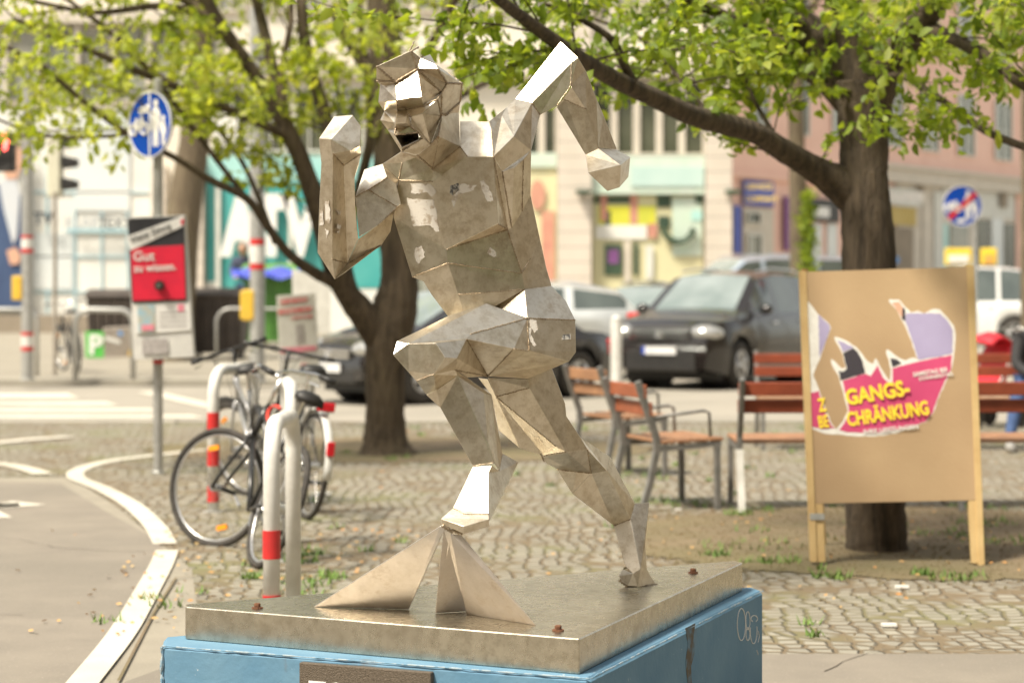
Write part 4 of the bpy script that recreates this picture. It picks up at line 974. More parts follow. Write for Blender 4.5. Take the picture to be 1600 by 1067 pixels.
# ================================================================ bicycles (local: x forward, z up, origin under the bottom bracket)
def spin(c, ang, rr): return (c[0]+rr*math.cos(ang), 0, c[2]+rr*math.sin(ang))
def wheel(par, c, r, S, rimm, name='wheel', hub=True, ty=.019):
    b = MB(); b.torus(c,(0,1,0),r-ty,ty,56,8,S); w = b.build(name, M['rubber'], par, smooth=True)
    b = MB(); b.torus(c,(0,1,0),r-ty*2-.004,.008,56,6,S); b.build('rim', rimm, w, smooth=True)
    b = MB()
    for i in range(28):
        a = 2*math.pi*i/28; s_ = .028 if i % 2 else -.028
        b.tube([(c[0]+.018*math.cos(a+.5),s_,c[2]+.018*math.sin(a+.5)), spin(c,a,r-ty*2)], .0012, 3, M=S, cap=False)
    b.build('spokes', M['chrome'], w, recalc=False)
    b = MB(); b.cyl((c[0],-.05,c[2]),(c[0],.05,c[2]),.022,n=12,M=S); b.build('hub', M['alloy'], w)
    return w
def make_bike(label, loc, heading, lean, steer, framec, m2=None, group='bicycles parked at the white stands', bars='swept', fender=None, light=None, r=.345, reflector=True, size=1.0, rack=True, rear_light=False, basket=False, frame2=None):
    t = thing('bicycle', label, 'bicycle', loc, group=group)
    t.rotation_euler = (0, 0, 0)
    t.matrix_basis = Matrix.Translation(loc) @ Matrix.Rotation(heading,4,'Z') @ Matrix.Rotation(lean,4,'X') @ Matrix.Scale(size,4)
    I = Matrix.Identity(4)
    rw = (-.45,0,r); bbk = (0,0,.28); fw = (.60,0,r)
    hd_b, hd_t = Vector((.43,0,.68)), Vector((.375,0,.86)); ax = (hd_t-hd_b).normalized()
    S = Matrix.Translation(hd_b) @ Matrix.Rotation(steer,4,ax) @ Matrix.Translation(-hd_b)
    wheel(t, rw, r, I, M['alloy'], 'rear_wheel'); wheel(t, fw, r, S, M['alloy'], 'front_wheel')
    seat_t = Vector((-.17,0,.80))
    b = MB(); b.tube([hd_b,bbk],.017,10); b.tube([hd_t+Vector((.01,0,-.04)),(-.12,0,.62)],.015,10); b.tube([bbk,seat_t],.015,10)
    for s_ in (-.05,.05):
        b.tube([bbk,(-.2,s_*.9,.30),(rw[0],s_,rw[2])],.009,8); b.tube([(-.13,0,.66),(-.25,s_*.8,.55),(rw[0],s_,rw[2])],.007,8)
    b.tube([hd_b,hd_t],.021,12); b.build('frame', framec, t, smooth=True)
    b = MB()
    for s_ in (-.055,.055): b.tube([hd_b+Vector((0,s_*.6,0)),(.47,s_,.58),(fw[0]-.03,s_,fw[2]+.07),(fw[0],s_,fw[2])],.011,8,M=S)
    b.tube([hd_b+Vector((0,-.04,0)),hd_b+Vector((0,.04,0))],.018,8,M=S); b.build('fork', framec, t, smooth=True)
    top = hd_t+ax*.19
    b = MB(); b.tube([hd_t,top],.013,8,M=S); b.tube([top,top+Vector((.07,0,.01))],.014,8,M=S)
    c = top+Vector((.07,0,.01))
    if bars == 'swept': hp = [(-.22,-.30,.02),(-.10,-.27,.04),(0,-.17,.03),(.03,-.06,0),(.03,.06,0),(0,.17,.03),(-.10,.27,.04),(-.22,.30,.02)]
    else: hp = [(-.02,-.30,.0),(0,-.2,.0),(0,-.05,0),(0,.05,0),(0,.2,.0),(-.02,.30,.0)]
    hp = [c+Vector(p) for p in hp]; b.tube(hp,.0115,10,M=S); b.build('handlebar', M['chrome'] if bars=='swept' else M['black'], t, smooth=True)
    for e in (0,-1):
        q = hp[e]; q2 = hp[1 if e == 0 else -2]; b = MB(); b.tube([q+(q-q2).normalized()*.01, q.lerp(q2,.75)],.0165,10,M=S); b.build('grip', M['black'], t, smooth=True)
        sg = -1 if e == 0 else 1; b = MB(); b.tube([q2+Vector((.01,0,-.01)), q2+Vector((.05,.01*sg,-.05)), q.lerp(q2,.3)+Vector((.05,0,-.05))],.005,6,M=S); b.build('brake_lever', M['chrome'], t)
    # saddle
    b = MB(); b.tube([seat_t,(-.20,0,.93)],.0125,10); b.build('seat_post', M['chrome'], t)
    b = MB(); sv, sf = [], []; prof = [(-.34,.075,.0),(-.30,.085,.015),(-.22,.075,.012),(-.14,.04,.008),(-.06,.022,.004),(-.04,.012,-.008)]
    for (x,w,dz) in prof:
        for (yy,zz) in ((-w,-.035),(-w*.95,-.005),(-w*.5,.018),(0,.02),(w*.5,.018),(w*.95,-.005),(w,-.035)): sv.append((x,yy,.95+dz+zz))
    for i in range(len(prof)-1):
        for j in range(6): a = i*7+j; sf.append((a,a+1,a+8,a+7))
    sf += [tuple(range(7)), tuple(range(35,42))] + [(i*7,i*7+7,i*7+13,i*7+6) for i in range(5)]
    b.add(sv,sf); b.build('saddle', M['black'], t, smooth=True)
    # drive
    b = MB(); b.torus((0,-.045,.28),(0,1,0),.085,.006,28,5); b.torus((0,-.045,.28),(0,1,0),.04,.006,20,5)
    for i in range(5): a = i*1.2566; b.tube([(0,-.045,.28),(.085*math.cos(a),-.045,.28+.085*math.sin(a))],.006,4)
    b.build('chainring', M['alloy'], t)
    b = MB(); b.tube([(0,-.05,.365),(-.45,-.05,r+.035)],.004,4); b.tube([(0,-.05,.195),(-.45,-.05,r-.035)],.004,4); b.build('chain', M['black'], t)
    for s_, an in ((-1,R(200)),(1,R(20))):
        e = Vector((.17*math.cos(an), s_*.07, .28+.17*math.sin(an)))
        b = MB(); b.tube([(0,s_*.06,.28), e],.010,6); cr = b.build('crank', M['alloy'], t)
        b = MB(); b.box((e.x-.045,min(e.y,e.y+s_*.09),e.z-.012),(e.x+.045,max(e.y,e.y+s_*.09),e.z+.012)); b.build('pedal', M['black'], cr, bevel=.004)
    if fender:
        for cc, S_, a0, a1 in ((rw,I,20,190),(fw,S,-5,125)):
            b = MB(); pts = []
            for a in range(a0,a1+1,10): pts.append((cc[0]+(r+.018)*math.cos(R(a)),0,cc[2]+(r+.018)*math.sin(R(a))))
            b.tube(pts,.026,8,M=S_,oval=.35); b.build('mudguard', fender, t, smooth=True)
    if rack:
        b = MB()
        for s_ in (-.06,.06):
            b.tube([(-.16,s_,.70),(-.60,s_,.73),(-.62,s_,.72)],.005,6); b.tube([(-.50,s_,.73),(-.46,s_,r)],.005,6)
        for x in (-.2,-.3,-.4,-.5,-.6): b.tube([(x,-.06,.72),(x,.06,.72)],.004,5)
        b.build('carrier', M['chrome'] if bars=='swept' else M['black'], t)
    if rear_light:
        b = MB(); b.box((-.66,-.055,.70),(-.62,.055,.755)); rl = b.build('rear_light', M['red_glass'], t, bevel=.006)
        b = MB(); b.box((-.625,-.06,.695),(-.60,.06,.76)); b.build('light_case', M['black'], rl, bevel=.004)
        b = MB(); b.box((-.83,-.025,.43),(-.805,.025,.52)); b.build('reflector', M['red_glass'], t, bevel=.006)
    if light:
        b = MB(); b.ball((.56,0,.78),.045,14,8,(1,.9,.9),S); b.build('headlamp', M['chrome'], t, smooth=True)
    if reflector:
        for an in (1.2, 4.3):
            b = MB(); c_ = (fw[0]+.23*math.cos(an),0,fw[2]+.23*math.sin(an)); b.box((-.035,-.008,-.014),(.035,.008,.014),S @ Matrix.Translation(c_) @ Matrix.Rotation(-an+R(90),4,'Y')); b.build('spoke_reflector', M['orange'], t)
    # cables
    b = MB(); b.tube([hp[1],c+Vector((.12,-.08,.0)),c+Vector((.08,-.02,-.15)),hd_b+Vector((.03,-.02,.0))],.0025,5,M=S); b.tube([hp[-2],c+Vector((.13,.07,-.02)),c+Vector((.07,.02,-.17)),hd_b+Vector((.02,.02,0))],.0025,5,M=S); b.build('cable', M['black'], t)
    return t
M['red_glass'] = mat('red_reflector', (.62,.01,.02), .25, 0, (.5,.01,.02), 60)
M['orange'] = mat('orange_reflector', (.85,.30,.02), .3)
M['frame_black'] = mat('frame_black', (.03,.03,.03), .25, .3, (.05,.05,.05), 20)
M['frame_silver'] = mat('frame_silver', (.45,.45,.45), .3, .7)
M['frame_red'] = mat('frame_red', (.35,.02,.03), .3, .2)
M['guard_white'] = mat('mudguard_white', (.66,.66,.63), .35)
M['guard_black'] = mat('mudguard_black', (.03,.03,.03), .35)
def bike_at(front_px, rear_px):
    f, r_ = G(*front_px), G(*rear_px); d = (f-r_); return r_, math.atan2(d.y, d.x), d.length
f, h, L_ = bike_at((308,850),(398,888))
d = Vector((math.cos(h), math.sin(h), 0)); loc = f + d*.45
make_bike('black bicycle with its front wheel turned out, leaning on the stands', tuple(loc), h, R(22), R(38), M['frame_black'], fender=None, bars='swept', r=.345, rack=False)
# the second one, further back
r2, f2 = G(478,812), G(360,770); h2 = math.atan2((f2-r2).y, (f2-r2).x); d2 = Vector((math.cos(h2), math.sin(h2),0))
make_bike('bicycle with white mudguards and red rear light behind the black one', tuple(r2+d2*.45), h2, R(6), R(-20), M['frame_black'], fender=M['guard_white'], bars='straight', rack=True, rear_light=True, light=True)
r3, f3 = G(425,800), G(352,752); h3 = math.atan2((f3-r3).y, (f3-r3).x); d3 = Vector((math.cos(h3), math.sin(h3),0))
make_bike('silver bicycle squeezed between the farthest stand and the others', tuple(r3+d3*.45), h3, R(-8), R(25), M['frame_silver'], fender=M['guard_black'], bars='straight', rack=False, light=False)
r4, f4 = G(98,583,.125), G(168,573,.125); h4 = math.atan2((f4-r4).y, (f4-r4).x)
t4 = make_bike('dark bicycle parked on the far pavement at the pale rack', tuple(r4+Vector((math.cos(h4),math.sin(h4),0))*.45), h4+R(28), R(-4), R(8), M['frame_black'], fender=M['guard_black'], bars='swept', group='bicycle on the far pavement', rack=False)
# red lock cable on the second stand
b = MB(); pts = [W(430+12*math.cos(a), 650+16*math.sin(a), 11.9+.1*math.sin(a*2)) for a in [i*math.pi/8 for i in range(3,15)]]; b.tube(pts,.010,8)
M['lock_red'] = mat('lock_red', (.65,.05,.03), .4); tag(b.build('cable_lock', M['lock_red'], smooth=True), 'red cable lock looped at the second white stand', 'bicycle lock')
# ================================================================ benches and chairs
M['slat'] = mat('slat_redwood', (.33,.10,.045), .55, 0, (.27,.08,.035), 9, .15, 50)
M['slat_seat'] = mat('slat_seat_worn', (.36,.19,.10), .6, 0, (.28,.145,.08), 9, .15, 50)
M['slat_dark'] = mat('slat_dark_red', (.28,.062,.028), .5, 0, (.22,.05,.024), 9, .15, 50)
def flat_bar(b, pts, w, th, side=Vector((1,0,0))):
    """bar following pts (in a y-z plane), th along x, w in plane"""
    pts = [Vector(p) for p in pts]; n = len(pts); v, f = [], []
    for i, p in enumerate(pts):
        t = (pts[min(i+1,n-1)]-pts[max(i-1,0)]).normalized(); nn = side.cross(t).normalized()
        for a, c in ((-1,-1),(1,-1),(1,1),(-1,1)): v.append(p+side*a*th/2+nn*c*w/2)
    for i in range(n-1):
        for j in range(4): f.append((i*4+j, i*4+(j+1)%4, (i+1)*4+(j+1)%4, (i+1)*4+j))
    f += [(3,2,1,0), (n*4-4,n*4-3,n*4-2,n*4-1)]; b.add(v, f)
def make_seat(name, label, cat, loc, rz, L_, group, backm, seatm, legs=2, arms=False, back_h=.86, lit_leg=False, nback=2):
    """local: x along the seat, back at y=0, seat reaches +y"""
    t = thing(name, label, cat, loc, rz, group)
    xs = [0, L_] if legs == 2 else [0, L_*.5, L_]
    for x in xs:
        b = MB()
        flat_bar(b, [(x,-.06,0),(x,.0,.20),(x,.045,.40),(x,.04,.50),(x,-.02,.66),(x,-.09,back_h)], .045, .035)
        b.build('back_upright', M['bench_steel'], t, bevel=.004)
        if lit_leg and x == 0:
            b = MB(); flat_bar(b, [(x,-.061,0.002),(x,.0,.20),(x,.045,.405)], .052, .042); b.build('lit_leg_sleeve', M['white_paint'], t)  # white sleeve stands in for bright light on the lower leg
        b = MB(); flat_bar(b, [(x,.48,0),(x,.475,.44)], .04, .035); b.build('leg', M['bench_steel'], t, bevel=.004)
        b = MB(); flat_bar(b, [(x,.05,.415),(x,.27,.425),(x,.50,.445)], .035, .03); b.build('seat_rail', M['bench_steel'], t)
        if arms:
            b = MB(); b.tube([(x,.0,.62),(x,.38,.66),(x,.42,.645),(x,.43,.45)],.011,8); b.build('armrest', M['bench_steel'], t, smooth=True)
    for i in range(nback):
        z = back_h-.07-i*.115; y = -.065+i*.04
        b = MB(); b.box((-.02 if i>=0 else 0,y+.012,z-.045),(L_+.02,y+.036,z+.045)); b.build('back_slat', backm, t, bevel=.006)
    for i in range(4):
        y = .07+i*.115; b = MB(); b.box((-.02,y,.447+i*.004),(L_+.02,y+.10,.472+i*.004)); b.build('seat_slat', seatm, t, bevel=.006)
    return t
ch = make_seat('park_chair', 'armchair of red slats seen from behind, beside the runner', 'chair', (.715,14.58,0), R(-72), .62, 'slatted chairs facing right', M['slat'], M['slat_seat'], arms=True)
def relabel(o, l): o['label'] = l; return o
c2 = make_seat('park_chair', 'greyer chair farther back, partly hidden behind the nearer slatted chair', 'chair', (.50,17.0,0), R(-66), .62, 'slatted chairs facing right', M['slat_seat'], M['slat_seat'], arms=True)
bn = make_seat('park_bench', 'long red bench behind the sandwich board with one leg whitened to look lit', 'bench', (1.50,14.0,0), R(2), 2.9, 'red slatted benches', M['slat_dark'], M['slat_seat'], legs=3, lit_leg=True, back_h=.88)
bn2 = make_seat('park_bench', 'farther red bench near the off roader, its back towards the street', 'bench', (4.75,19.6,0), R(180), 2.5, 'red slatted benches', M['slat_dark'], M['slat_seat'], legs=3, back_h=.88)
# sandwich board
M['kraft'] = mat('brown_board', (.43,.305,.175), .75, 0, (.37,.25,.14), 1.6, .12, 80)
M['pine'] = mat('pine_batten', (.58,.42,.20), .6, 0, (.50,.34,.15), 8, .15, 60)
Zb, Zt = 11.3, 11.62
def bd(x, y, off=0):
    Z = Zb + (Zt-Zb)*(880-y)/465; return W(x, y, Z-off)
sb = thing('sandwich_board', 'brown A frame board with a torn pink poster before the big tree', 'sandwich board', (2.0, 11.4, 0))
b = MB(); b.prism([bd(1252,425),bd(1520,417),bd(1533,781),bd(1263,787)], (0,.012,0)); rel(b.build('panel', M['kraft'], bevel=.001), sb)
def batten(pts, th=.04, off=.0): b = MB(); b.prism([bd(x,y,off) for x,y in pts], (0,th,0)); rel(b.build('batten', M['pine'], bevel=.002), sb)
batten([(1249,424),(1260,424),(1277,878),(1267,878)], .05, .006); batten([(1264,786),(1286,785),(1290,878),(1277.5,878)], .04, -.002)
batten([(1511,415),(1522,415),(1539,882),(1529,884)], .05, .006); batten([(1513,781),(1530,781),(1529.5,880),(1519,880)], .04, -.002)
# rear half of the A frame
b = MB(); zr = 11.95
for (x0,x1) in ((1254,1282),(1512,1526)):
    p, q = bd(x0,420), W(x1,0,12.2); q.z = 0; dx = Vector((.035,0,0))
    b.prism([p+Vector((0,.03,0)),p+dx+Vector((0,.03,0)),q+dx,q], (0,.03,0))
rel(b.build('rear_leg', M['pine']), sb)
b = MB(); b.prism([bd(1265,802,.01),bd(1288,802,.01),bd(1288.5,812,.01),bd(1265.5,812,.01)], (0,.004,0)); rel(b.build('tape', M['galv']), sb)
# torn poster: layered paper pieces
po = thing('torn_poster', 'torn pink and lilac poster with yellow letters glued on the board', 'poster', tuple(bd(1380,640,.01)))
M['p_pink'] = mat('poster_pink', (.55,.06,.165), .6, 0, (.50,.05,.15), 6); M['p_lilac'] = mat('poster_lilac', (.38,.34,.52), .6, 0, (.33,.29,.46), 4)
M['p_black'] = mat('poster_black', (.035,.03,.04), .6); M['p_yellow'] = mat('poster_yellow', (.88,.66,.04), .6); M['p_white'] = mat('poster_white', (.75,.74,.70), .7, 0, (.66,.64,.60), 30)
M['p_skin'] = mat('poster_skin', (.62,.36,.25), .6)
def jag(poly, amp, k):
    out = []
    for (x0,y0),(x1,y1) in zip(poly, poly[1:]+poly[:1]):
        m = max(1, int(math.hypot(x1-x0,y1-y0)/k))
        for i in range(m):
            t = i/m; a = amp if 0 < i else 0
            out.append((x0+(x1-x0)*t+random.uniform(-a,a), y0+(y1-y0)*t+random.uniform(-a,a)))
    return out
def px(u, v): return (1240+u/2.669, 400+v/2.6675)
def pp(name, poly, m, lay, amp=.6, k=5):
    poly = jag([px(*q) for q in poly], amp, k); b = MB(); b.prism([bd(x,y,.0015+lay*.0012) for x,y in poly], (0,.0008,0)); return rel(b.build(name, m), po)
pp('paper_white', [(55,185),(75,205),(100,240),(150,285),(156,300),(130,370),(105,440),(82,495),(100,540),(135,640),(160,700),(178,722),(205,690),(222,655),(226,640),(214,600),(205,560),(188,500),(168,470),(155,440),(158,428),(200,468),(218,465),(205,410),(170,345),(172,335),(215,350),(262,380),(300,430),(330,450),(342,425),(352,440),(385,500),(400,520),(405,470),(385,400),(390,388),(425,415),(465,435),(500,422),(518,430),(505,395),(480,330),(455,275),(430,225),(398,190),(400,180),(440,182),(465,212),(490,235),(520,228),(545,240),(575,222),(610,222),(640,255),(668,290),(676,330),(668,420),(655,480),(628,540),(600,600),(585,650),(555,690),(515,706),(440,735),(340,752),(220,748),(130,740),(72,718),(62,560)], M['p_white'], 0, .8, 6)
pp('paper_lilac', [(103,242),(150,290),(152,302),(128,370),(108,425)], M['p_lilac'], 1)
pp('paper_pink', [(66,572),(105,562),(132,650),(158,706),(172,716),(120,720),(72,708)], M['p_pink'], 1)
pp('paper_lilac', [(182,350),(215,362),(250,382),(206,400)], M['p_lilac'], 1)
pp('paper_black', [(206,404),(250,384),(268,400),(288,440),(298,488),(196,518),(186,478),(206,482),(222,470)], M['p_black'], 1)
pp('paper_pink', [(204,520),(300,490),(322,500),(350,455),(372,505),(396,528),(412,528),(412,468),(470,452),(520,440),(600,424),(660,412),(656,470),(625,535),(597,600),(582,648),(552,688),(515,702),(440,722),(340,738),(225,734),(190,724),(215,690),(230,655),(226,610)], M['p_pink'], 1)
pp('paper_black', [(404,425),(430,430),(450,446),(412,462)], M['p_black'], 2)
pp('paper_skin', [(410,195),(440,190),(455,215),(456,262),(432,228)], M['p_skin'], 1); pp('paper_black', [(456,212),(466,225),(464,270),(452,262)], M['p_black'], 2)
pp('paper_lilac', [(468,240),(520,238),(575,238),(612,240),(645,275),(664,310),(662,405),(600,420),(520,432),(512,405),(485,325),(466,272)], M['p_lilac'], 1)
def ptext(txt, u, v, hpx, slope, m, xs=1.0, bold=.02, sp=1.0):
    x, y = px(u, v); Z = Zb+(Zt-Zb)*(880-y)/465; s_ = hpx/2.67*Z/FX/.7; vv, ff = text_geo(txt, s_, .0006, bold=bold*s_, space=sp)
    tilt = math.atan2(Zt-Zb, 465*11.4/FX); b = MB()
    b.add(vv, ff, Matrix.Translation(W(x,y,Z-.0062)) @ Matrix.Rotation(-slope,4,'Y') @ Matrix.Rotation(R(90)-tilt*.93,4,'X') @ Matrix.Diagonal((xs,1,1,1))); rel(b.build('lettering', m), po)
ptext('GANGS-', 222, 620, 62, R(9.5), M['p_yellow'], .82, .035); ptext('CHRÄNKUNG', 226, 708, 56, R(8.5), M['p_yellow'], .68, .035)
ptext('Z', 108, 648, 54, R(8), M['p_yellow'], .6, .03); ptext('BE', 106, 716, 50, R(8), M['p_yellow'], .58, .03)
ptext('SAMSTAG BIS', 500, 502, 17, R(9), M['p_white'], 1.0, .03); ptext('DONNERSTAG', 524, 519, 15, R(9), M['p_white'], 1.0, .02)
ptext('IHRE LEISTUNGEN', 292, 742, 18, R(6), M['p_white'], 1.1, .03)
# ================================================================ cars (local: x forward, y left, z up)
def interp(tab, x):
    if x <= tab[0][0]: return tab[0][1]
    for (a,b_),(c,d) in zip(tab, tab[1:]):
        if x <= c: return b_+(d-b_)*(x-a)/(c-a)
    return tab[-1][1]
def paint(name, c, rough=.22, metal=.0):
    m = mat(name, c, rough, metal, tuple(x*.9+.004 for x in c), 3); b = m.node_tree.nodes['Principled BSDF']
    b.inputs['Coat Weight'].default_value = .5; b.inputs['Coat Roughness'].default_value = .05; return m
M['glass'] = mat('car_glass', (.06,.075,.07), .04, 0, (.10,.12,.11), 1.5, spec=.9)
M['glass_l'] = mat('windscreen_glass', (.22,.27,.26), .06, .3, (.40,.45,.44), 1.2, spec=1)
M['lamp_glass'] = mat('lamp_glass', (.50,.50,.48), .12, .6)
M['lamp_on'] = mat('lamp_lit', (1,.9,.65), .3, emis=(1,.85,.50), estr=4)
M['plate_no'] = mat('number_plate', (.72,.72,.70), .4, 0, (.62,.62,.62), 12)
M['eu_blue'] = mat('plate_blue', (.03,.08,.45), .5)
M['tail_red'] = mat('tail_lamp', (.60,.02,.02), .2, 0, (.70,.04,.03), 20)
def make_car(label, loc, fwd, spec, pm, plate=True, lights_on=False, badge=True, front_text=None):
    t = thing('parked_car', label, 'car', (loc[0], loc[1], .012), math.atan2(fwd[1], fwd[0]), 'cars and vans on the street')
    L_, Wd, H = spec['L'], spec['W']/2, spec['H']; top, belt = spec['top'], spec['belt']; wx = spec['wheels']; wr = spec['wr']; cl = .19
    xs = set(np.round(np.linspace(-L_/2, L_/2, 34), 3)) | {a for a,_ in top} | {a for a,_ in belt}
    for w in wx: xs |= {round(w+(wr+.07)*math.cos(R(a)),3) for a in range(0,181,15)}
    for a,c in spec['pillars']: xs |= {a, c}
    xs = sorted(x for x in xs if -L_/2 <= x <= L_/2)
    xs = [x for i, x in enumerate(xs) if i == 0 or x-xs[i-1] > .004]
    rings = []
    for x in xs:
        e = max(0, (abs(x)-(L_/2-.75))/.75); w = Wd*(1-.20*e**2.2)
        zt = interp(top, x); zb = min(zt, interp(belt, x)); cab = zt-zb; k = max(0,min(1,cab/(H-zb+1e-6)))
        zs = cl + .12*e**2
        for a in wx:
            q = (wr+.07)**2-(x-a)**2
            if q > 0: zs = max(zs, wr+math.sqrt(q))
        zs = min(zs, zb-.2)
        wt = w*(.90-.17*k); zm = max(zs+.02, zs+(zb-zs)*.45)
        rings.append([(w*.94,zs),(w,zm),(w*.985,zb-.10 if zb-.10 > zm else zm+.01),(w*.93,zb),(wt+.0,zt-.045 if cab>.06 else zb+.004),(wt*.80,zt-.005 if cab>.06 else zb+.02),(wt*.4,zt+.012 if cab>.06 else zb+.035),(0,zt+.018 if cab>.06 else zb+.04)])
    nr = 8; V = []
    for x, rg in zip(xs, rings):
        for y,z in rg: V.append((x,y,z))
        for y,z in reversed(rg[:-1]): V.append((x,-y,z))
    m = 2*nr-1; body, side, scr, floor = [], [], [], []
    for i in range(len(xs)-1):
        xm = (xs[i]+xs[i+1])/2; zt, zb = interp(top,xm), interp(belt,xm); cab = zt-zb > .07
        scrz = spec['screen'][0] < xm < spec['screen'][1] or spec['rear'][0] < xm < spec['rear'][1]
        for j in range(m-1):
            f = (i*m+j, (i+1)*m+j, (i+1)*m+j+1, i*m+j+1); jj = min(j, m-2-j)
            if cab and jj == 3 and not any(a <= xm <= c for a,c in spec['pillars']): side.append(f)
            elif scrz and jj >= 5: scr.append(f)
            elif scrz and jj == 4: body.append(f)
            else: body.append(f)
        body.append((i*m, i*m+m-1, (i+1)*m+m-1, (i+1)*m))
    body.append(tuple(range(m))); body.append(tuple((len(xs)-1)*m+j for j in range(m)))
    b = MB(); b.add(V, body); o = b.build('body', pm, t, smooth=True)
    e_ = o.modifiers.new('es','EDGE_SPLIT'); e_.split_angle = R(32)
    b = MB(); b.add(V, side); b.build('side_window', M['glass'], t, smooth=False)
    b = MB(); b.add(V, scr); b.build('windscreen', M['glass_l'], t, smooth=True)
    for a in wx:
        for s_ in (-1,1):
            b = MB(); y = s_*(Wd-.12)
            b.torus((a,y,wr),(0,1,0),wr-.085,.085,32,10); w = b.build('wheel', M['rubber'], t, smooth=True)
            b = MB(); b.torus((a,y+s_*.06,wr),(0,1,0),wr-.155,.018,32,6); b.cyl((a,y+s_*.03,wr),(a,y+s_*.085,wr),.06,n=14)
            for q in range(spec.get('spokes',5)):
                an = q*2*math.pi/spec.get('spokes',5)
                for da in (-.13,.13): b.tube([(a+.04*math.cos(an),y+s_*.07,wr+.04*math.sin(an)),(a+(wr-.155)*math.cos(an+da),y+s_*.065,wr+(wr-.155)*math.sin(an+da))],.020,6)
            b.build('rim', M['alloy'], w)
            b = MB(); b.cyl((a,y-s_*.1,wr),(a,y+s_*.02,wr),wr-.15,n=24); b.build('brake_drum', M['black'], w)
            b = MB(); b.cyl((a,s_*.35,wr+.02),(a,s_*(Wd-.2),wr+.02),wr+.055,n=24); b.build('wheel_well', M['black'], t)
    fx = L_/2; e = spec['face']
    for s_ in (-1,1):
        b = MB(); b.ball((fx-.22,s_*(Wd-.30),e['lamp_z']),1,16,8,(.24,.27,.12)); b.build('headlight', M['lamp_glass'], t, smooth=True)
        if lights_on: b = MB(); b.ball((fx-.06,s_*(Wd-.34),e['lamp_z']),.065,12,8); b.build('headlight_bulb', M['lamp_on'], t, smooth=True)
        b = MB(); b.cyl((fx-.16,s_*(Wd-.32),.38),(fx-.04,s_*(Wd-.34),.38),.06,n=14); b.build('fog_lamp', M['lamp_glass'], t)
        b = MB(); b.box((-fx+.0,s_*(Wd-.42),interp(belt,-fx+.2)-.28),(-fx+.30,s_*(Wd-.10),interp(belt,-fx+.2)-.06)); b.build('tail_light', M['tail_red'], t, bevel=.03)
        mx = spec['screen'][1]-.32; b = MB(); b.ball((mx,s_*(Wd+.08),interp(belt,mx)+.08),1,12,8,(.08,.11,.075)); b.build('mirror', pm, t, smooth=True)
        for dx in spec['handles']: b = MB(); b.tube([(dx-.09,s_*(Wd+.005),interp(belt,dx)-.13),(dx+.09,s_*(Wd+.005),interp(belt,dx)-.13)],.014,6); b.build('door_handle', spec.get('hm', pm), t)
    b = MB(); b.box((fx-.06,-Wd*.52,e['grille'][0]),(fx+.012,Wd*.52,e['grille'][1])); g_ = b.build('grille', M['black'], t, bevel=.02)
    for i in range(2):
        z = e['grille'][0]+(i+.7)*(e['grille'][1]-e['grille'][0])/2.4; b = MB(); b.box((fx-.01,-Wd*.5,z-.022),(fx+.026,Wd*.5,z+.022)); b.build('grille_bar', M['chrome'], g_)
    b = MB(); b.box((fx-.10,-Wd*.62,.26),(fx+.006,Wd*.62,e['grille'][0]-.10)); b.build('lower_grille', M['black'], t, bevel=.03)
    if badge:
        z = (e['grille'][0]+e['grille'][1])/2; b = MB(); b.torus((fx+.03,0,z),(1,0,0),.058,.009,24,6); b.cyl((fx+.012,0,z),(fx+.024,0,z),.056,n=20)
        for p_ in ([(-.026,.046),(0,.006),(.026,.046)], [(-.048,.014),(-.022,-.044),(0,-.006),(.022,-.044),(.048,.014)]): b.tube([(fx+.03,y,z+zz) for y,zz in p_],.006,5)
        b.build('badge', M['chrome'], t)
    if plate:
        zp = e['plate']
        for xx, yy in ((fx+.02,1),(-fx-.025,1)):
            b = MB(); b.box((xx,-.26,zp),(xx+.012,.26,zp+.11)); p_ = b.build('number_plate', M['plate_no'], t)
            b = MB(); y0 = .215 if xx < 0 else -.26; b.box((xx-.002,y0,zp+.002),(xx+.0145,y0+.045,zp+.108)); b.build('blue_band', M['eu_blue'], p_)
    b = MB(); b.box((-fx+.4,-Wd*.8,.14),(fx-.4,Wd*.8,.30)); b.build('underbody', M['black'], t)
    if 'rails' in spec:
        for s_ in (-1,1): b = MB(); b.tube([(a,s_*Wd*.66,interp(top,a)+.05 if i not in (0,) else interp(top,a)+.01) for i,a in enumerate(spec['rails'])],.016,6); b.build('roof_rail', M['alloy'], t)
    return t
SUV = dict(L=4.43, W=1.81, H=1.66, wheels=(-1.32,1.33), wr=.345, spokes=5,
    top=[(-2.215,.80),(-2.16,1.06),(-1.75,1.56),(-1.2,1.63),(-.3,1.66),(.35,1.60),(1.08,1.12),(1.9,.99),(2.12,.90),(2.215,.70)],
    belt=[(-2.215,.80),(-2.1,1.08),(0,1.06),(1.08,1.03),(1.9,.96),(2.12,.87),(2.215,.66)],
    screen=(.35,1.08), rear=(-2.16,-1.75), pillars=[(-2.3,-1.85),(-.98,-.90),(-.02,.06),(.82,1.2)], handles=(-.75,.25), face=dict(lamp_z=.80, grille=(.68,.88), plate=.50))
HATCH = dict(L=4.0, W=1.74, H=1.45, wheels=(-1.24,1.27), wr=.315, spokes=5,
    top=[(-2.0,.75),(-1.95,.98),(-1.6,1.32),(-1.0,1.42),(-.2,1.45),(.35,1.38),(1.15,.98),(1.75,.84),(1.93,.74),(2.0,.55)],
    belt=[(-2.0,.75),(-1.9,.98),(0,.93),(1.15,.90),(1.75,.80),(1.93,.70),(2.0,.52)],
    screen=(.35,1.15), rear=(-1.95,-1.6), pillars=[(-2.1,-1.55),(-.80,-.72),(.12,.20),(.9,1.3)], handles=(-.6,.35), face=dict(lamp_z=.68, grille=(.55,.70), plate=.40))
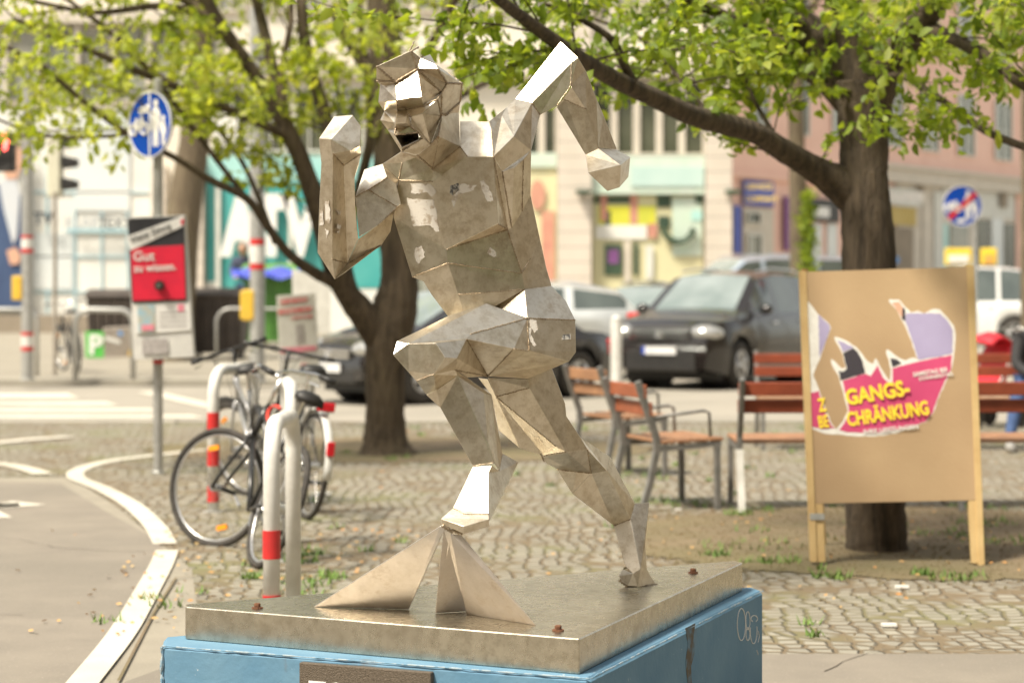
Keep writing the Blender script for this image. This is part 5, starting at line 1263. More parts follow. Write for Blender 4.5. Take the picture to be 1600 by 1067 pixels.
SEDAN = dict(L=4.1, W=1.74, H=1.44, wheels=(-1.32,1.21), wr=.315, spokes=5,
    top=[(-2.05,.60),(-2.02,.84),(-1.45,.90),(-.75,1.33),(-.2,1.44),(.3,1.38),(1.10,.98),(1.75,.84),(1.98,.74),(2.05,.55)],
    belt=[(-2.05,.58),(-2.0,.80),(-1.45,.86),(0,.92),(1.10,.90),(1.75,.80),(1.98,.70),(2.05,.52)],
    screen=(.3,1.10), rear=(-1.45,-.75), pillars=[(-2.1,-1.0),(-.45,-.37),(.85,1.3)], handles=(-.4,.45), face=dict(lamp_z=.68, grille=(.55,.70), plate=.40))
ESTATE = dict(L=4.5, W=1.76, H=1.48, wheels=(-1.35,1.35), wr=.32, spokes=6,
    top=[(-2.25,.75),(-2.2,1.12),(-1.95,1.36),(-1.2,1.46),(-.2,1.48),(.3,1.42),(1.1,1.0),(1.95,.86),(2.15,.76),(2.25,.55)],
    belt=[(-2.25,.75),(-2.2,1.10),(0,1.06),(1.1,.98),(1.95,.82),(2.15,.72),(2.25,.52)],
    screen=(.3,1.1), rear=(-2.2,-1.95), pillars=[(-2.3,-2.05),(-1.22,-1.08),(-.30,-.22),(.82,1.2)], handles=(-.9,.1), face=dict(lamp_z=.68, grille=(.55,.70), plate=.40), rails=(-1.9,-1.2,-.3,.2))
VAN = dict(L=4.6, W=1.86, H=2.0, wheels=(-1.4,1.45), wr=.34, spokes=7,
    top=[(-2.3,1.0),(-2.26,1.86),(-1.9,1.98),(0,2.0),(.6,1.94),(1.55,1.22),(2.1,1.02),(2.25,.85),(2.3,.6)],
    belt=[(-2.3,1.0),(-2.2,1.15),(0,1.12),(1.55,1.10),(2.1,.96),(2.25,.8),(2.3,.56)],
    screen=(.6,1.55), rear=(-2.3,-2.26), pillars=[(-2.4,-2.1),(-1.0,-.9),(.18,.28),(1.3,1.6)], handles=(-.7,.4), face=dict(lamp_z=.82, grille=(.62,.82), plate=.44), rails=(-1.9,-1,.0,.5))
M['paint_black'] = paint('paint_black', (.012,.009,.008)); M['paint_dark'] = paint('paint_dark_grey', (.035,.035,.035))
M['paint_silver'] = paint('paint_silver', (.62,.64,.63), .28, .35); M['paint_blue'] = paint('paint_pale_blue', (.40,.47,.56), .28, .35); M['paint_white'] = paint('paint_white', (.78,.78,.76))
SUVd = dict(SUV); SUVd['hm'] = M['chrome']; SUVd['rails'] = (-1.7,-1.1,-.3,.25)
make_car('black off roader with lit headlamps facing the street corner, right of the bollard', (3.17,31.7), (-.50,-.866), SUVd, M['paint_black'], lights_on=True)
make_car('black hatchback behind the forked tree and the runner, nose to the left', (-.66,27.62), (-.774,-.633), SEDAN, M['paint_black'])
make_car('silver estate car behind the runner with its rear to the right', (-.32,33.6), (-1,-.07), ESTATE, M['paint_silver'], badge=False)
make_car('dark grey car half hidden between the silver estate and the off roader', (2.55,38.5), (-.62,-.78), ESTATE, M['paint_dark'], badge=False)
make_car('pale blue van with roof rails behind the black off roader', (4.75,41.5), (-.93,-.37), VAN, M['paint_blue'], badge=False)
W2 = dict(SUV); W2['H'] = 1.9; W2['top'] = [(a, z*(1.14 if z > 1.2 else 1)) for a,z in SUV['top']]
make_car('white off roader seen from the side at the right edge', (10.7,51.5), (-1,.12), W2, M['paint_white'], badge=False)
# ================================================================ people
M['skin'] = mat('skin', (.52,.30,.20), .55, 0, (.47,.26,.17), 10)
M['hair_grey'] = mat('hair_grey', (.30,.26,.22), .8, 0, (.20,.17,.14), 60, .4)
M['jacket_black'] = mat('jacket_black', (.022,.022,.024), .8, 0, (.035,.034,.036), 14, .3)
M['jeans'] = mat('jeans', (.045,.085,.20), .85, 0, (.07,.12,.26), 20, .2)
M['shoe'] = mat('shoe', (.10,.09,.08), .6, 0, (.45,.44,.42), 6)
M['jacket_navy'] = mat('jacket_navy', (.04,.05,.09), .8, 0, (.06,.07,.12), 12, .3)
def skinned(name, joints, edges, mt, parent, lvl=2):
    """joints: list of (x,y,z,r)"""
    me = bpy.data.meshes.new(name); me.from_pydata([j[:3] for j in joints], edges, []); o = bpy.data.objects.new(name, me); C.objects.link(o)
    sk = o.modifiers.new('skin','SKIN'); sk.use_smooth_shade = True
    for i, j in enumerate(joints):
        sv = me.skin_vertices[0].data[i]; r = j[3]; sv.radius = (r, r) if not isinstance(r, tuple) else r; sv.use_root = (i == 0)
    s = o.modifiers.new('sub','SUBSURF'); s.levels = lvl; s.render_levels = lvl
    dg = bpy.context.evaluated_depsgraph_get(); nm = bpy.data.meshes.new_from_object(o.evaluated_get(dg)); bpy.data.objects.remove(o)
    nm.materials.clear(); nm.materials.append(mt); nm.polygons.foreach_set('use_smooth', [True]*len(nm.polygons))
    q = bpy.data.objects.new(name, nm); C.objects.link(q); q.parent = parent; return q
def hand_chains(wr, dr, side, curl=.5):
    """wrist pos, direction, sideways vector -> joints and edges for palm + 5 fingers"""
    J, E = [], []; dr = Vector(dr).normalized(); side = Vector(side).normalized(); dn = dr.cross(side).normalized()
    J.append((*wr, .024)); pm = Vector(wr)+dr*.05; J.append((*pm, (.034,.018))); E.append((0,1)); kn = Vector(wr)+dr*.085
    for i, (o_, ln) in enumerate(((-.030,.068),(-.010,.078),(.010,.074),(.029,.058))):
        a = kn+side*o_; b_ = a+(dr*(1-curl*.4)+dn*curl*.5).normalized()*ln*.5; c = b_+(dr*(1-curl)+dn*curl).normalized()*ln*.5
        k = len(J); J += [(*a,.0095),(*b_,.0085),(*c,.007)]; E += [(1,k),(k,k+1),(k+1,k+2)]
    a = Vector(wr)+dr*.03-side*.032; b_ = a+(dr*.7-side*.6+dn*.3).normalized()*.035; c = b_+(dr*.9-side*.1+dn*.4).normalized()*.028
    k = len(J); J += [(*a,.011),(*b_,.010),(*c,.008)]; E += [(0,k),(k,k+1),(k+1,k+2)]
    return J, E
def head_mesh(par, c, r, yaw, hairm):
    Mx = Matrix.Translation(c) @ Matrix.Rotation(yaw,4,'Z')     # faces -Y
    b = MB(); b.ball((0,0,0), r, 20, 14, (.78,.92,1.12), Mx)
    for i, v in enumerate(b.v):
        p = Mx.inverted() @ Vector(v)
        if p.z < -.2*r: p.x *= 1-.25*(-p.z/r-.2); 
        b.v[i] = tuple(Mx @ p)
    b.tube([(0,-r*.88,r*.15),(0,-r*1.12,-r*.18),(0,-r*.92,-r*.25)],[r*.07,r*.14,r*.08],8,M=Mx)
    for s_ in (-1,1): b.ball((s_*r*.78,0,-r*.02),r*.2,8,6,(.35,.8,1.2),Mx)
    h = b.build('head', M['skin'], par, smooth=True)
    b = MB()
    for s_ in (-1,1): b.ball((s_*r*.30,-r*.83,r*.10),r*.09,8,6,(1.3,.6,.8),Mx)
    b.build('eyes', M['black'], h, smooth=True)
    b = MB(); b.ball((0,-r*.80,-r*.55),r*.16,8,6,(1.5,.5,.35),Mx); b.build('mouth', M['pink_ink'], h, smooth=True)
    b = MB(); b.ball((0,r*.12,r*.22), r*1.03, 18, 10, (.84,.95,1.05), Mx)
    b.v = [v if (Mx.inverted() @ Vector(v)).y > -.45*r else tuple(Mx @ Vector(((Mx.inverted()@Vector(v)).x,-.45*r,max((Mx.inverted()@Vector(v)).z,r*.55)))) for v in b.v]
    b.build('hair', hairm, h, smooth=True)
    return h
# person seated at the right edge
px_, py_ = 4.74, 19.45
t = thing('person', 'seated person in black jacket and blue jeans at the right edge, leaning forward', 'person', (px_, py_, 0))
z = .50
J = [(.02,.10,z+.10,.15),(.0,.04,z+.28,.165),(-.02,-.06,z+.46,.17),(.0,-.14,z+.58,.07)]
E = [(0,1),(1,2),(2,3)]
for s_ in (-1,1):
    k = len(J); J += [(s_*.19,-.06,z+.50,.075),(s_*.24,-.14,z+.26,.055),(s_*.06-.02,-.36,z+.14,.040)]; E += [(2,k),(k,k+1),(k+1,k+2)]
skinned('jacket', J, E, M['jacket_black'], t)
J = [(0,.08,z+.06,.14)]; E = []
for s_, fx_ in ((-1,-.30),(1,.08)):
    k = len(J); J += [(s_*.10,.0,z+.04,.10),(s_*.13+fx_*.5,-.42,z+.05,.075),(s_*.08+fx_,-.50,.12,.05),(s_*.08+fx_,-.50,.08,.048)]; E += [(0,k),(k,k+1),(k+1,k+2),(k+2,k+3)]
skinned('trousers', J, E, M['jeans'], t)
for s_, fx_ in ((-1,-.30),(1,.08)):
    x = s_*.08+fx_; skinned('shoe', [(x,-.47,.06,.045),(x,-.56,.05,.045),(x,-.66,.035,.032)], [(0,1),(1,2)], M['shoe'], t)
for s_ in (-1,1):
    J, E = hand_chains((s_*.04-.02,-.38,z+.135), (-s_*.5,-.8,-.2), (.3,-.3,.8), .6); skinned('hand', J, E, M['skin'], t)
skinned('neck', [(0,-.13,z+.58,.055),(0,-.17,z+.66,.052)], [(0,1)], M['skin'], t)
head_mesh(t, Vector((.02,-.21,z+.76)), .115, R(20), M['hair_grey'])
t.location = (px_+.06, py_, 0)
# man behind the green container
gx = W(380,0,47.6).x
st_ = thing('loading_step', 'low wooden step behind the green container', 'step', (gx, 47.7, .125))
b = MB(); b.box((-.5,-.3,0),(.5,.3,.06)); b.box((-.5,-.3,.06),(-.42,.3,.42)); b.box((.42,-.3,.06),(.5,.3,.42)); b.box((-.52,-.32,.42),(.52,.32,.47)); b.build('planks', M['pine'], st_)
t = thing('person', 'man in a dark jacket bending over the green container', 'person', (gx, 47.7, .595))
J = [(0,.05,.92,.16),(0,.02,1.15,.165),(0,-.06,1.38,.18),(0,-.10,1.50,.07)]; E = [(0,1),(1,2),(2,3)]
for s_ in (-1,1): k = len(J); J += [(s_*.21,-.06,1.42,.075),(s_*.27,-.16,1.16,.055),(s_*.16,-.40,1.06,.042)]; E += [(2,k),(k,k+1),(k+1,k+2)]
skinned('jacket', J, E, M['jacket_navy'], t)
J = [(0,.05,.90,.14)]; E = []
for s_ in (-1,1): k = len(J); J += [(s_*.10,.04,.82,.10),(s_*.11,.02,.46,.07),(s_*.11,.06,.08,.05)]; E += [(0,k),(k,k+1),(k+1,k+2)]
skinned('trousers', J, E, M['jeans'], t)
for s_ in (-1,1):
    skinned('shoe', [(s_*.11,.08,.05,.045),(s_*.11,-.06,.045,.045),(s_*.11,-.16,.035,.035)], [(0,1),(1,2)], M['shoe'], t)
    J, E = hand_chains((s_*.15,-.42,1.055), (-s_*.2,-1,-.1), (s_*1.0,-.2,0), .5); skinned('hand', J, E, M['skin'], t)
skinned('neck', [(0,-.09,1.48,.06),(0,-.11,1.58,.055)], [(0,1)], M['skin'], t)
head_mesh(t, Vector((0,-.14,1.67)), .125, R(-30), M['hair_grey'])
# red pushchair behind the bench
M['red_fabric'] = mat('red_fabric', (.62,.02,.04), .6, 0, (.50,.02,.03), 8, .2)
c = G(1540,668); t = thing('pushchair', 'red pushchair between the bench and the white car', 'pushchair', (c.x, c.y, 0))
b = MB(); n = 9
vv, ff = [], []
for i in range(n):
    a = R(10+i*16)
    for (yy) in (-.20,-.12,0,.12,.20): vv.append((-.05-.26*math.cos(a)*(1-abs(yy)*.8), yy, .70+.30*math.sin(a)*(1-abs(yy)*.9)))
for i in range(n-1):
    for j in range(4): q = i*5+j; ff.append((q,q+1,q+6,q+5))
b.add(vv, ff); o = b.build('hood', M['red_fabric'], t, smooth=True); o.modifiers.new('s','SOLIDIFY').thickness = .012
b = MB(); b.prism([(-.10,-.18,.42),(.22,-.18,.40),(.26,-.18,.46),(-.02,-.18,.50),(-.20,-.18,.88),(-.27,-.18,.86)],(0,.36,0)); b.build('seat', M['red_fabric'], t, bevel=.015)
b = MB()
for s_ in (-.21,.21): b.tube([(.38,s_,.12),(.0,s_,.50),(-.28,s_,.92),(-.46,s_,1.02)],.012,8); b.tube([(-.30,s_,.12),(.0,s_,.50)],.012,8); 
b.tube([(-.46,-.21,1.02),(-.46,.21,1.02)],.015,8); b.tube([(.38,-.21,.14),(.38,.21,.14)],.01,6); b.build('frame', M['grey_metal'], t, smooth=True)
for s_ in (-.22,.22):
    for x in (.38,-.30): b = MB(); b.torus((x,s_,.11),(0,1,0),.09,.02,20,6); b.cyl((x,s_-.01,.11),(x,s_+.01,.11),.07,n=12); b.build('wheel', M['rubber'], t)
t.rotation_euler = (0,0,R(215))
# ================================================================ buildings
def stone(name, c1, c2, sc=1.2, rows=None):
    m = mat(name, c1, .85, 0, c2, sc, .1, 8)
    if rows:
        nt = m.node_tree; b = nt.nodes['Principled BSDF']; src = b.inputs['Base Color'].links[0].from_socket
        tc = nt.nodes.new('ShaderNodeTexCoord'); sp = nt.nodes.new('ShaderNodeSeparateXYZ'); nt.links.new(tc.outputs['Object'], sp.inputs[0])
        md = nt.nodes.new('ShaderNodeMath'); md.operation = 'PINGPONG'; md.inputs[1].default_value = rows/2; nt.links.new(sp.outputs['Z'], md.inputs[0])
        lt = nt.nodes.new('ShaderNodeMath'); lt.operation = 'LESS_THAN'; lt.inputs[1].default_value = .018; nt.links.new(md.outputs[0], lt.inputs[0])
        x = nt.nodes.new('ShaderNodeMix'); x.data_type = 'RGBA'; nt.links.new(lt.outputs[0], x.inputs[0]); nt.links.new(src, x.inputs[6]); x.inputs[7].default_value = (*[q*.6 for q in c1],1)
        nt.links.new(x.outputs[2], b.inputs['Base Color'])
    return m
M['wall_cream'] = stone('wall_cream', (.74,.69,.59), (.68,.63,.53)); M['wall_pink'] = stone('wall_pink', (.84,.56,.46), (.80,.52,.42))
M['pilaster'] = stone('pilaster_stone', (.64,.57,.49), (.58,.52,.44), 1.2, .42); M['wall_white'] = stone('wall_white', (.74,.73,.68), (.66,.655,.61), .8)
M['win_dark'] = mat('window_glass_dark', (.045,.05,.035), .12, 0, (.10,.105,.075), .8, spec=.8)
M['win_mid'] = mat('window_glass_mid', (.20,.22,.19), .12, 0, (.32,.32,.27), .9, spec=.8)
M['win_pale'] = mat('shop_glass_pale', (.62,.66,.66), .2, 0, (.72,.74,.72), .6, spec=.6)
M['frame_cream'] = mat('frame_cream', (.62,.56,.47), .6, 0, (.55,.50,.42), 3); M['frame_pale'] = mat('frame_pale', (.66,.66,.60), .5, 0, (.58,.58,.53), 3)
M['teal'] = mat('teal_glass', (.06,.34,.33), .3, 0, (.10,.40,.38), .9); M['teal_pale'] = mat('teal_pale', (.30,.60,.58), .3, 0, (.42,.66,.62), .8)
M['plinth'] = mat('plinth', (.30,.25,.19), .85, 0, (.25,.21,.16), 2); M['pale_green'] = mat('pale_green_fascia', (.52,.64,.53), .5, 0, (.58,.66,.58), 2)
M['yellow_wall'] = mat('yellow_wall', (.66,.62,.38), .7, 0, (.60,.57,.36), 1); M['ochre'] = mat('ochre_awning', (.46,.34,.09), .7, 0, (.52,.40,.14), 3)
M['blue_board'] = mat('blue_board', (.06,.09,.38), .5, 0, (.07,.11,.44), 3); M['gold_ink'] = mat('gold_ink', (.75,.55,.15), .5); M['sky_line'] = mat('pale_blue_line', (.36,.55,.62), .5)
M['dark_green'] = mat('dark_green', (.03,.06,.035), .6, 0, (.05,.09,.05), 2); M['lime'] = mat('lime_art', (.62,.60,.05), .6, 0, (.50,.52,.06), 2); M['purple'] = mat('purple', (.22,.08,.25), .6)
M['blue_strip'] = mat('pale_blue_fascia', (.46,.62,.58), .4, 0, (.52,.66,.62), 1)
class Plane:
    """facade plane given by Z as a function of photo column"""
    def __init__(s, zf): s.zf = zf
    def pt(s, x, y, off=0):
        Z = s.zf(x)-off; return W(x, y, Z)
P1 = Plane(lambda x: 60.0)
P2 = Plane(lambda x: 35.24/(.69-(x-CX)/FX))
def pan(par, name, pl, x0, y0, x1, y1, m, off=0, th=.12, slope=None, bev=0):
    """box standing off the facade by `off` metres, th thick; y tops may slope"""
    a0, a1 = pl.zf(x0), pl.zf(x1)
    def p(x, z, o): q = W(x, HY, pl.zf(x)); d = Vector((q.x,q.y-0,0)); return Vector((q.x, q.y-o, z))
    xr = x0 if pl is P1 else (x0+x1)/2
    zt = EY-(y0-HY)/FX*pl.zf(xr); zb = EY-(y1-HY)/FX*pl.zf(xr)
    b = MB(); b.prism([p(x0,zb,off+th),p(x1,zb,off+th),p(x1,zt,off+th),p(x0,zt,off+th)], (0,th,0))
    return rel(b.build(name, m, bevel=bev), par)
def window(par, pl, x0, y0, x1, y1, glass='win_dark', frame='frame_cream', nx=2, ny=0, fw=3.0, off=.0, mull=None):
    f = MB(); zr = pl.zf((x0+x1)/2)
    def bx(a0,b0,a1,b1,o,th):
        def p(x,z,oo): q = W(x,HY,pl.zf(x)); return Vector((q.x,q.y-oo,z))
        zt, zb = EY-(b0-HY)/FX*zr, EY-(b1-HY)/FX*zr
        f.prism([p(a0,zb,o+th),p(a1,zb,o+th),p(a1,zt,o+th),p(a0,zt,o+th)], (0,th,0))
    bx(x0,y0,x1,y0+fw,off,.14); bx(x0,y1-fw,x1,y1,off,.14); bx(x0,y0+fw,x0+fw,y1-fw,off,.14); bx(x1-fw,y0+fw,x1,y1-fw,off,.14)
    mw = mull or fw*.7
    for i in range(1,nx): xx = x0+(x1-x0)*i/nx; bx(xx-mw/2,y0+fw,xx+mw/2,y1-fw,off,.12)
    for i in range(1,ny+1): yy = y0+(y1-y0)*i/(ny+1); bx(x0+fw,yy-fw*.3,x1-fw,yy+fw*.3,off,.10)
    w = rel(f.build('window', M[frame]), par)
    o = pan(par, 'pane', pl, x0+fw, y0+fw, x1-fw, y1-fw, M[glass], off+.005, .03); o.parent = w; o.matrix_parent_inverse = Matrix.Identity(4)
    # keep world position: window itself sits at the parent's origin inverse
    o.matrix_parent_inverse = (w.matrix_parent_inverse @ Matrix.Identity(4)).inverted() @ w.matrix_parent_inverse
    o.matrix_parent_inverse = (par.matrix_basis @ w.matrix_parent_inverse).inverted()
    return w
def mass(par, name, xy, h, m, z0=.12):
    b = MB(); b.prism([(x,y,z0) for x,y in xy], (0,0,h-z0)); return rel(b.build(name, m), par)
X1 = lambda x: (x-CX)/FX*60
# ---- left: office building with the glazed television shop
ob = thing('office_building', 'pale office block with white glazed front and window band, left', 'building', (X1(100),60.2,.12))
mass(ob, 'wall', [(X1(-700),60.0),(X1(322),60.0),(X1(322),74),(X1(-700),74)], 16, M['wall_cream'])
for i in range(-8, 6):
    x0 = 14+i*56; window(ob, P1, x0, 42, x0+50, 160, 'win_mid', 'frame_cream', 1, 0, 2.2)
    pan(ob, 'mullion', P1, x0-5, 38, x0, 165, M['frame_cream'], .01, .22)
for i in range(-8, 6):
    x0 = 14+i*56; window(ob, P1, x0, -180, x0+50, -60, 'win_mid', 'frame_cream', 1, 0, 2.2)
pan(ob, 'cornice', P1, -500, 20, 322, 38, M['frame_cream'], .0, .35)
pan(ob, 'shop_front', P1, -60, 172, 240, 492, M['wall_white'], .0, .16)
for x in (75, 118, 160, 200): pan(ob, 'glazing_bar', P1, x, 250, x+2.5, 490, M['sky_line'], .165, .04)
for y in (300, 400, 455): pan(ob, 'glazing_bar', P1, 48, y, 235, y+2.2, M['sky_line'], .17, .04)
pan(ob, 'shop_glass', P1, 120, 180, 205, 330, M['win_pale'], .18, .03); pan(ob, 'shop_glass', P1, 50, 365, 116, 452, M['win_pale'], .18, .03)
pan(ob, 'glazing_bar', P1, 106, 358, 198, 364, M['sky_line'], .20, .04)
pan(ob, 'shop_column', P1, 240, 260, 262, 500, M['pilaster'], .0, .45)
pan(ob, 'stone_pier', P1, 286, 245, 321, 505, M['pilaster'], .0, .5)
pan(ob, 'plinth', P1, -500, 492, 286, 519, M['plinth'], .0, .55)
M['dark_letters'] = mat('dark_letters', (.05,.06,.07), .6); M['grey_letters'] = mat('grey_letters', (.38,.40,.42), .6)
wtext(ob, 'lettering', 'TV', 52, 350, 18, 59.5, M['dark_letters'], bold=.04, extr=.02)
wtext(ob, 'lettering', 'KLAR', 102, 357, 18, 59.5, M['grey_letters'], bold=.0, extr=.02, xs=.85); wtext(ob, 'lettering', 'TEXT', 153, 357, 18, 59.5, M['dark_letters'], bold=.01, extr=.02, xs=.85)
# poster of a man in a suit
pm_ = thing('advertising_poster', 'tall poster of a man in a blue suit at the left edge', 'poster', (X1(5),59.6,2))
def pflat(name, pts, m, lay, par=pm_, Z=59.45): b = MB(); b.prism([W(x,y,Z-.03-lay*.02) for x,y in pts], (0,.02,0)); return rel(b.build(name, m), par)
M['suit'] = mat('poster_suit', (.035,.06,.14), .6, 0, (.05,.09,.19), .8); M['shirt'] = mat('poster_shirt', (.55,.58,.62), .6, 0, (.60,.60,.62), 1)
pflat('backing', [(-60,215),(36,215),(36,485),(-60,485)], M['wall_white'], -1)
pflat('suit', [(-50,300),(-20,285),(-2,288),(8,330),(20,380),(30,300),(35,312),(36,480),(-50,480)], M['suit'], 0)
pflat('shirt', [(-2,286),(10,278),(26,280),(31,302),(26,370),(20,382),(6,330)], M['shirt'], 1)
pflat('face', [(0,235),(8,222),(24,222),(34,236),(33,262),(25,280),(10,280),(2,262)], M['p_skin'], 2); pflat('hair', [(-2,238),(4,220),(18,212),(34,220),(36,238),(30,228),(8,228)], M['hair_grey'], 3)
pflat('hand', [(10,392),(24,386),(32,398),(30,412),(16,414)], M['p_skin'], 3)
# ---- middle: teal shop and the grey pier building
mb = thing('shop_building', 'beige shop building with teal shop, picture windows and stone piers', 'building', (X1(730),60.2,.12))
mass(mb, 'wall', [(X1(322.5),60.0),(X1(1141),60.0),(X1(1141),74),(X1(322.5),74)], 16, M['wall_cream'])
pan(mb, 'teal_front', P1, 324, 285, 620, 450, M['teal'], .0, .15); pan(mb, 'teal_band', P1, 324, 245, 620, 284, M['teal_pale'], .0, .2)
pan(mb, 'pale_panel', P1, 324, 440, 345, 500, M['wall_white'], .155, .05)
pan(mb, 'metal_post', P1, 339, 290, 346, 500, M['frame_pale'], .16, .12); pan(mb, 'metal_post', P1, 452, 300, 458, 500, M['frame_pale'], .16, .12)
pan(mb, 'shop_base', P1, 324, 452, 620, 519, M['wall_white'], .0, .18)
wtext(mb, 'lettering', 'ATV', 350, 394, 86, 59.62, M['white'], bold=.06, extr=.03, xs=.62)
for x0 in (340, 400, 460, 520, 580): window(mb, P1, x0, 140, x0+48, 238, 'win_dark', 'frame_pale', 2, 0, 3)
pan(mb, 'light_panel', P1, 335, 170, 372, 232, M['wall_white'], .15, .05)
pan(mb, 'cornice', P1, 322.5, 100, 1141, 122, M['frame_cream'], .0, .35)
for x0 in (640, 700, 760): window(mb, P1, x0, 280, x0+52, 480, 'win_mid', 'frame_pale', 2, 1, 3)
pan(mb, 'yellow_front', P1, 822, 245, 870, 500, M['yellow_wall'], .0, .12); pan(mb, 'pale_fascia', P1, 822, 240, 870, 262, M['pale_green'], .125, .08)
b = MB(); c_ = W(840,305,59.8); b.prism([c_+Vector((.22*math.cos(i*.3927),0,.42*math.sin(i*.3927))) for i in range(16)], (0,.04,0)); M['rose'] = mat('rose_art', (.50,.22,.17), .6, 0, (.60,.32,.22), 2); rel(b.build('window_picture', M['rose']), mb)
pan(mb, 'window_picture', P1, 846, 330, 866, 440, M['rose'], .13, .03)
for a, c_ in ((871,923),(1101,1141)): pan(mb, 'stone_pier', P1, a, -100, c_, 515, M['pilaster'], .0, .5)
for a, c_, y_ in ((858,870,200),): pass
def upwin(x0,x1,n): window(mb, P1, x0, 128, x1, 243, 'win_dark', 'frame_cream', n, 0, 3, mull=11)
upwin(924, 1100, 5); upwin(822, 870, 2)
for row in (-150, -20):
    for x0 in range(340, 1100, 62): window(mb, P1, x0, row-60, x0+44, row+40, 'win_mid', 'frame_cream', 2, 1, 3)
pan(mb, 'fascia', P1, 924, 245, 1100, 304, M['pale_green'], .0, .3); pan(mb, 'blue_strip', P1, 985, 262, 1098, 292, M['blue_strip'], .31, .03)
pan(mb, 'picture_window', P1, 926, 306, 1098, 500, M['yellow_wall'], .0, .1)
art = [(928,308,990,318,'dark_green'),(935,322,1024,352,'lime'),(944,330,954,358,'dark_green'),(984,296,996,350,'rose'),(938,300,948,345,'rose'),(1026,306,1048,324,'dark_green'),(1028,338,1046,356,'dark_green'),(1050,310,1096,400,'pale_green'),
       (930,352,1010,374,'wall_white'),(944,382,972,430,'dark_green'),(990,380,997,430,'dark_green'),(950,390,966,412,'purple'),(975,376,985,440,'frame_cream'),(1012,350,1026,372,'rose'),(1080,330,1096,345,'teal_pale'),(1086,300,1098,318,'dark_green'),(1008,384,1020,436,'frame_pale')]
for i,(a,b0,c_,d_,m_) in enumerate(art): pan(mb, 'window_picture', P1, a, b0, c_, d_, M[m_], .105+.004*i, .02)
b = MB(); pts = [W(1040+24*math.cos(R(a))+20, 352+26*math.sin(R(a)), 59.7) for a in range(10,171,16)]; b.tube(pts,.10,6); rel(b.build('window_picture', M['dark_green']), mb)
for x in (900, 1134):
    b = MB(); b.box((0,0,0),(.42,.35,.12),Matrix.Translation(W(x,303,59.1))); b.box((.15,.2,-.04),(.25,.5,.06),Matrix.Translation(W(x,303,59.1))); rel(b.build('wall_lamp', M['dark_green'], bevel=.03), mb)
# ---- right: pink building receding to the right
pb_ = thing('pink_building', 'salmon pink building with pale cornice, shops below, right', 'building', (X1(1400),66,.12))
q0, q1 = P2.pt(1142,0), P2.pt(2050,0)
mass(pb_, 'wall', [(q0.x,q0.y),(q1.x,q1.y),(q1.x,q1.y+12),(q0.x,q0.y+14)], 20, M['wall_pink'])
def run(name, x0, x1, z0, z1, m, off, th):
    b = MB(); a, c = P2.pt(x0,0), P2.pt(x1,0); b.prism([(a.x,a.y-off-th,z0),(c.x,c.y-off-th,z0),(c.x,c.y-off-th,z1),(a.x,a.y-off-th,z1)], (0,th,0)); return rel(b.build(name, m), pb_)
run('cornice', 1375, 2040, 4.75, 5.2, M['frame_cream'], 0, .5); run('cornice_lip', 1375, 2040, 5.2, 5.32, M['frame_cream'], 0, .7)
run('ground_floor_front', 1400, 2040, .2, 4.75, M['frame_cream'], 0, .10)
run('sill_band', 1143, 1374, 4.5, 4.65, M['wall_pink'], 0, .2)
for i, x in enumerate((1175, 1238, 1300, 1385, 1440, 1496, 1554, 1612, 1690)):
    for row, (z0, z1) in enumerate(((5.9,8.0),(9.3,11.4))):
        zr = P2.zf(x+14); yy0, yy1 = HY-(z1-EY)/zr*FX, HY-(z0-EY)/zr*FX
        window(pb_, P2, x, yy0, x+27, yy1, 'win_mid', 'frame_pale', 2, 1, 2.5)
pan(pb_, 'blue_sign', P2, 1161, 284, 1208, 322, M['blue_board'], .02, .2)
wtext(pb_, 'lettering', 'SERVICE', 1165, 296, 8, P2.zf(1161)-.5, M['gold_ink'], R(0), xs=1.0, extr=.02, bold=.03)
wtext(pb_, 'lettering', 'COMPANY', 1164, 315, 8, P2.zf(1161)-.5, M['gold_ink'], R(0), xs=.9, extr=.02, bold=.03)
for o in pb_.children:
    if o.name.startswith('lettering'): pass
pan(pb_, 'blue_column_sign', P2, 1145, 322, 1157, 396, M['blue_board'], .02, .25); pan(pb_, 'violet_column_sign', P2, 1225, 308, 1234, 392, M['purple'], .02, .25)
pan(pb_, 'door_surround', P2, 1160, 326, 1208, 440, M['frame_cream'], .01, .15)
window(pb_, P2, 1166, 332, 1188, 350, 'win_dark', 'frame_pale', 1, 0, 2, off=.16); window(pb_, P2, 1168, 366, 1190, 430, 'win_mid', 'frame_pale', 1, 0, 3, off=.16)
pan(pb_, 'dark_sign', P2, 1266, 312, 1310, 347, M['black'], .02, .25); pan(pb_, 'sign_panel', P2, 1270, 324, 1294, 340, M['white'], .28, .03)
pan(pb_, 'shop_window', P2, 1268, 350, 1284, 440, M['win_pale'], .02, .06); pan(pb_, 'shop_window', P2, 1292, 350, 1308, 440, M['win_pale'], .02, .06)
for x0,y0,x1,y1,m_,o_ in ((1386,294,1438,322,'frame_pale',.12),(1385,324,1430,352,'ochre',.14),(1388,356,1426,440,'plinth',.12),(1440,320,1456,440,'frame_cream',.12),(1458,300,1472,440,'frame_pale',.14),(1472,350,1480,440,'teal_pale',.14),(1484,352,1512,440,'win_mid',.12),(1526,344,1546,440,'win_dark',.12),(1548,342,1566,440,'win_pale',.12),(1568,350,1584,440,'win_dark',.12),(1472,298,1582,340,'frame_pale',.12),(1586,300,1640,440,'wall_pink',.12),(1430,282,1442,300,'plinth',.12),(1560,285,1572,325,'plinth',.26)):
    pan(pb_, 'shop_front_panel', P2, x0, y0, x1, y1, M[m_], o_, .06)
wtext(pb_, 'lettering', 'PAPIER', 1388, 314, 13, P2.zf(1388)-.6, M['white'], 0, extr=.02, bold=.03, xs=1.0)
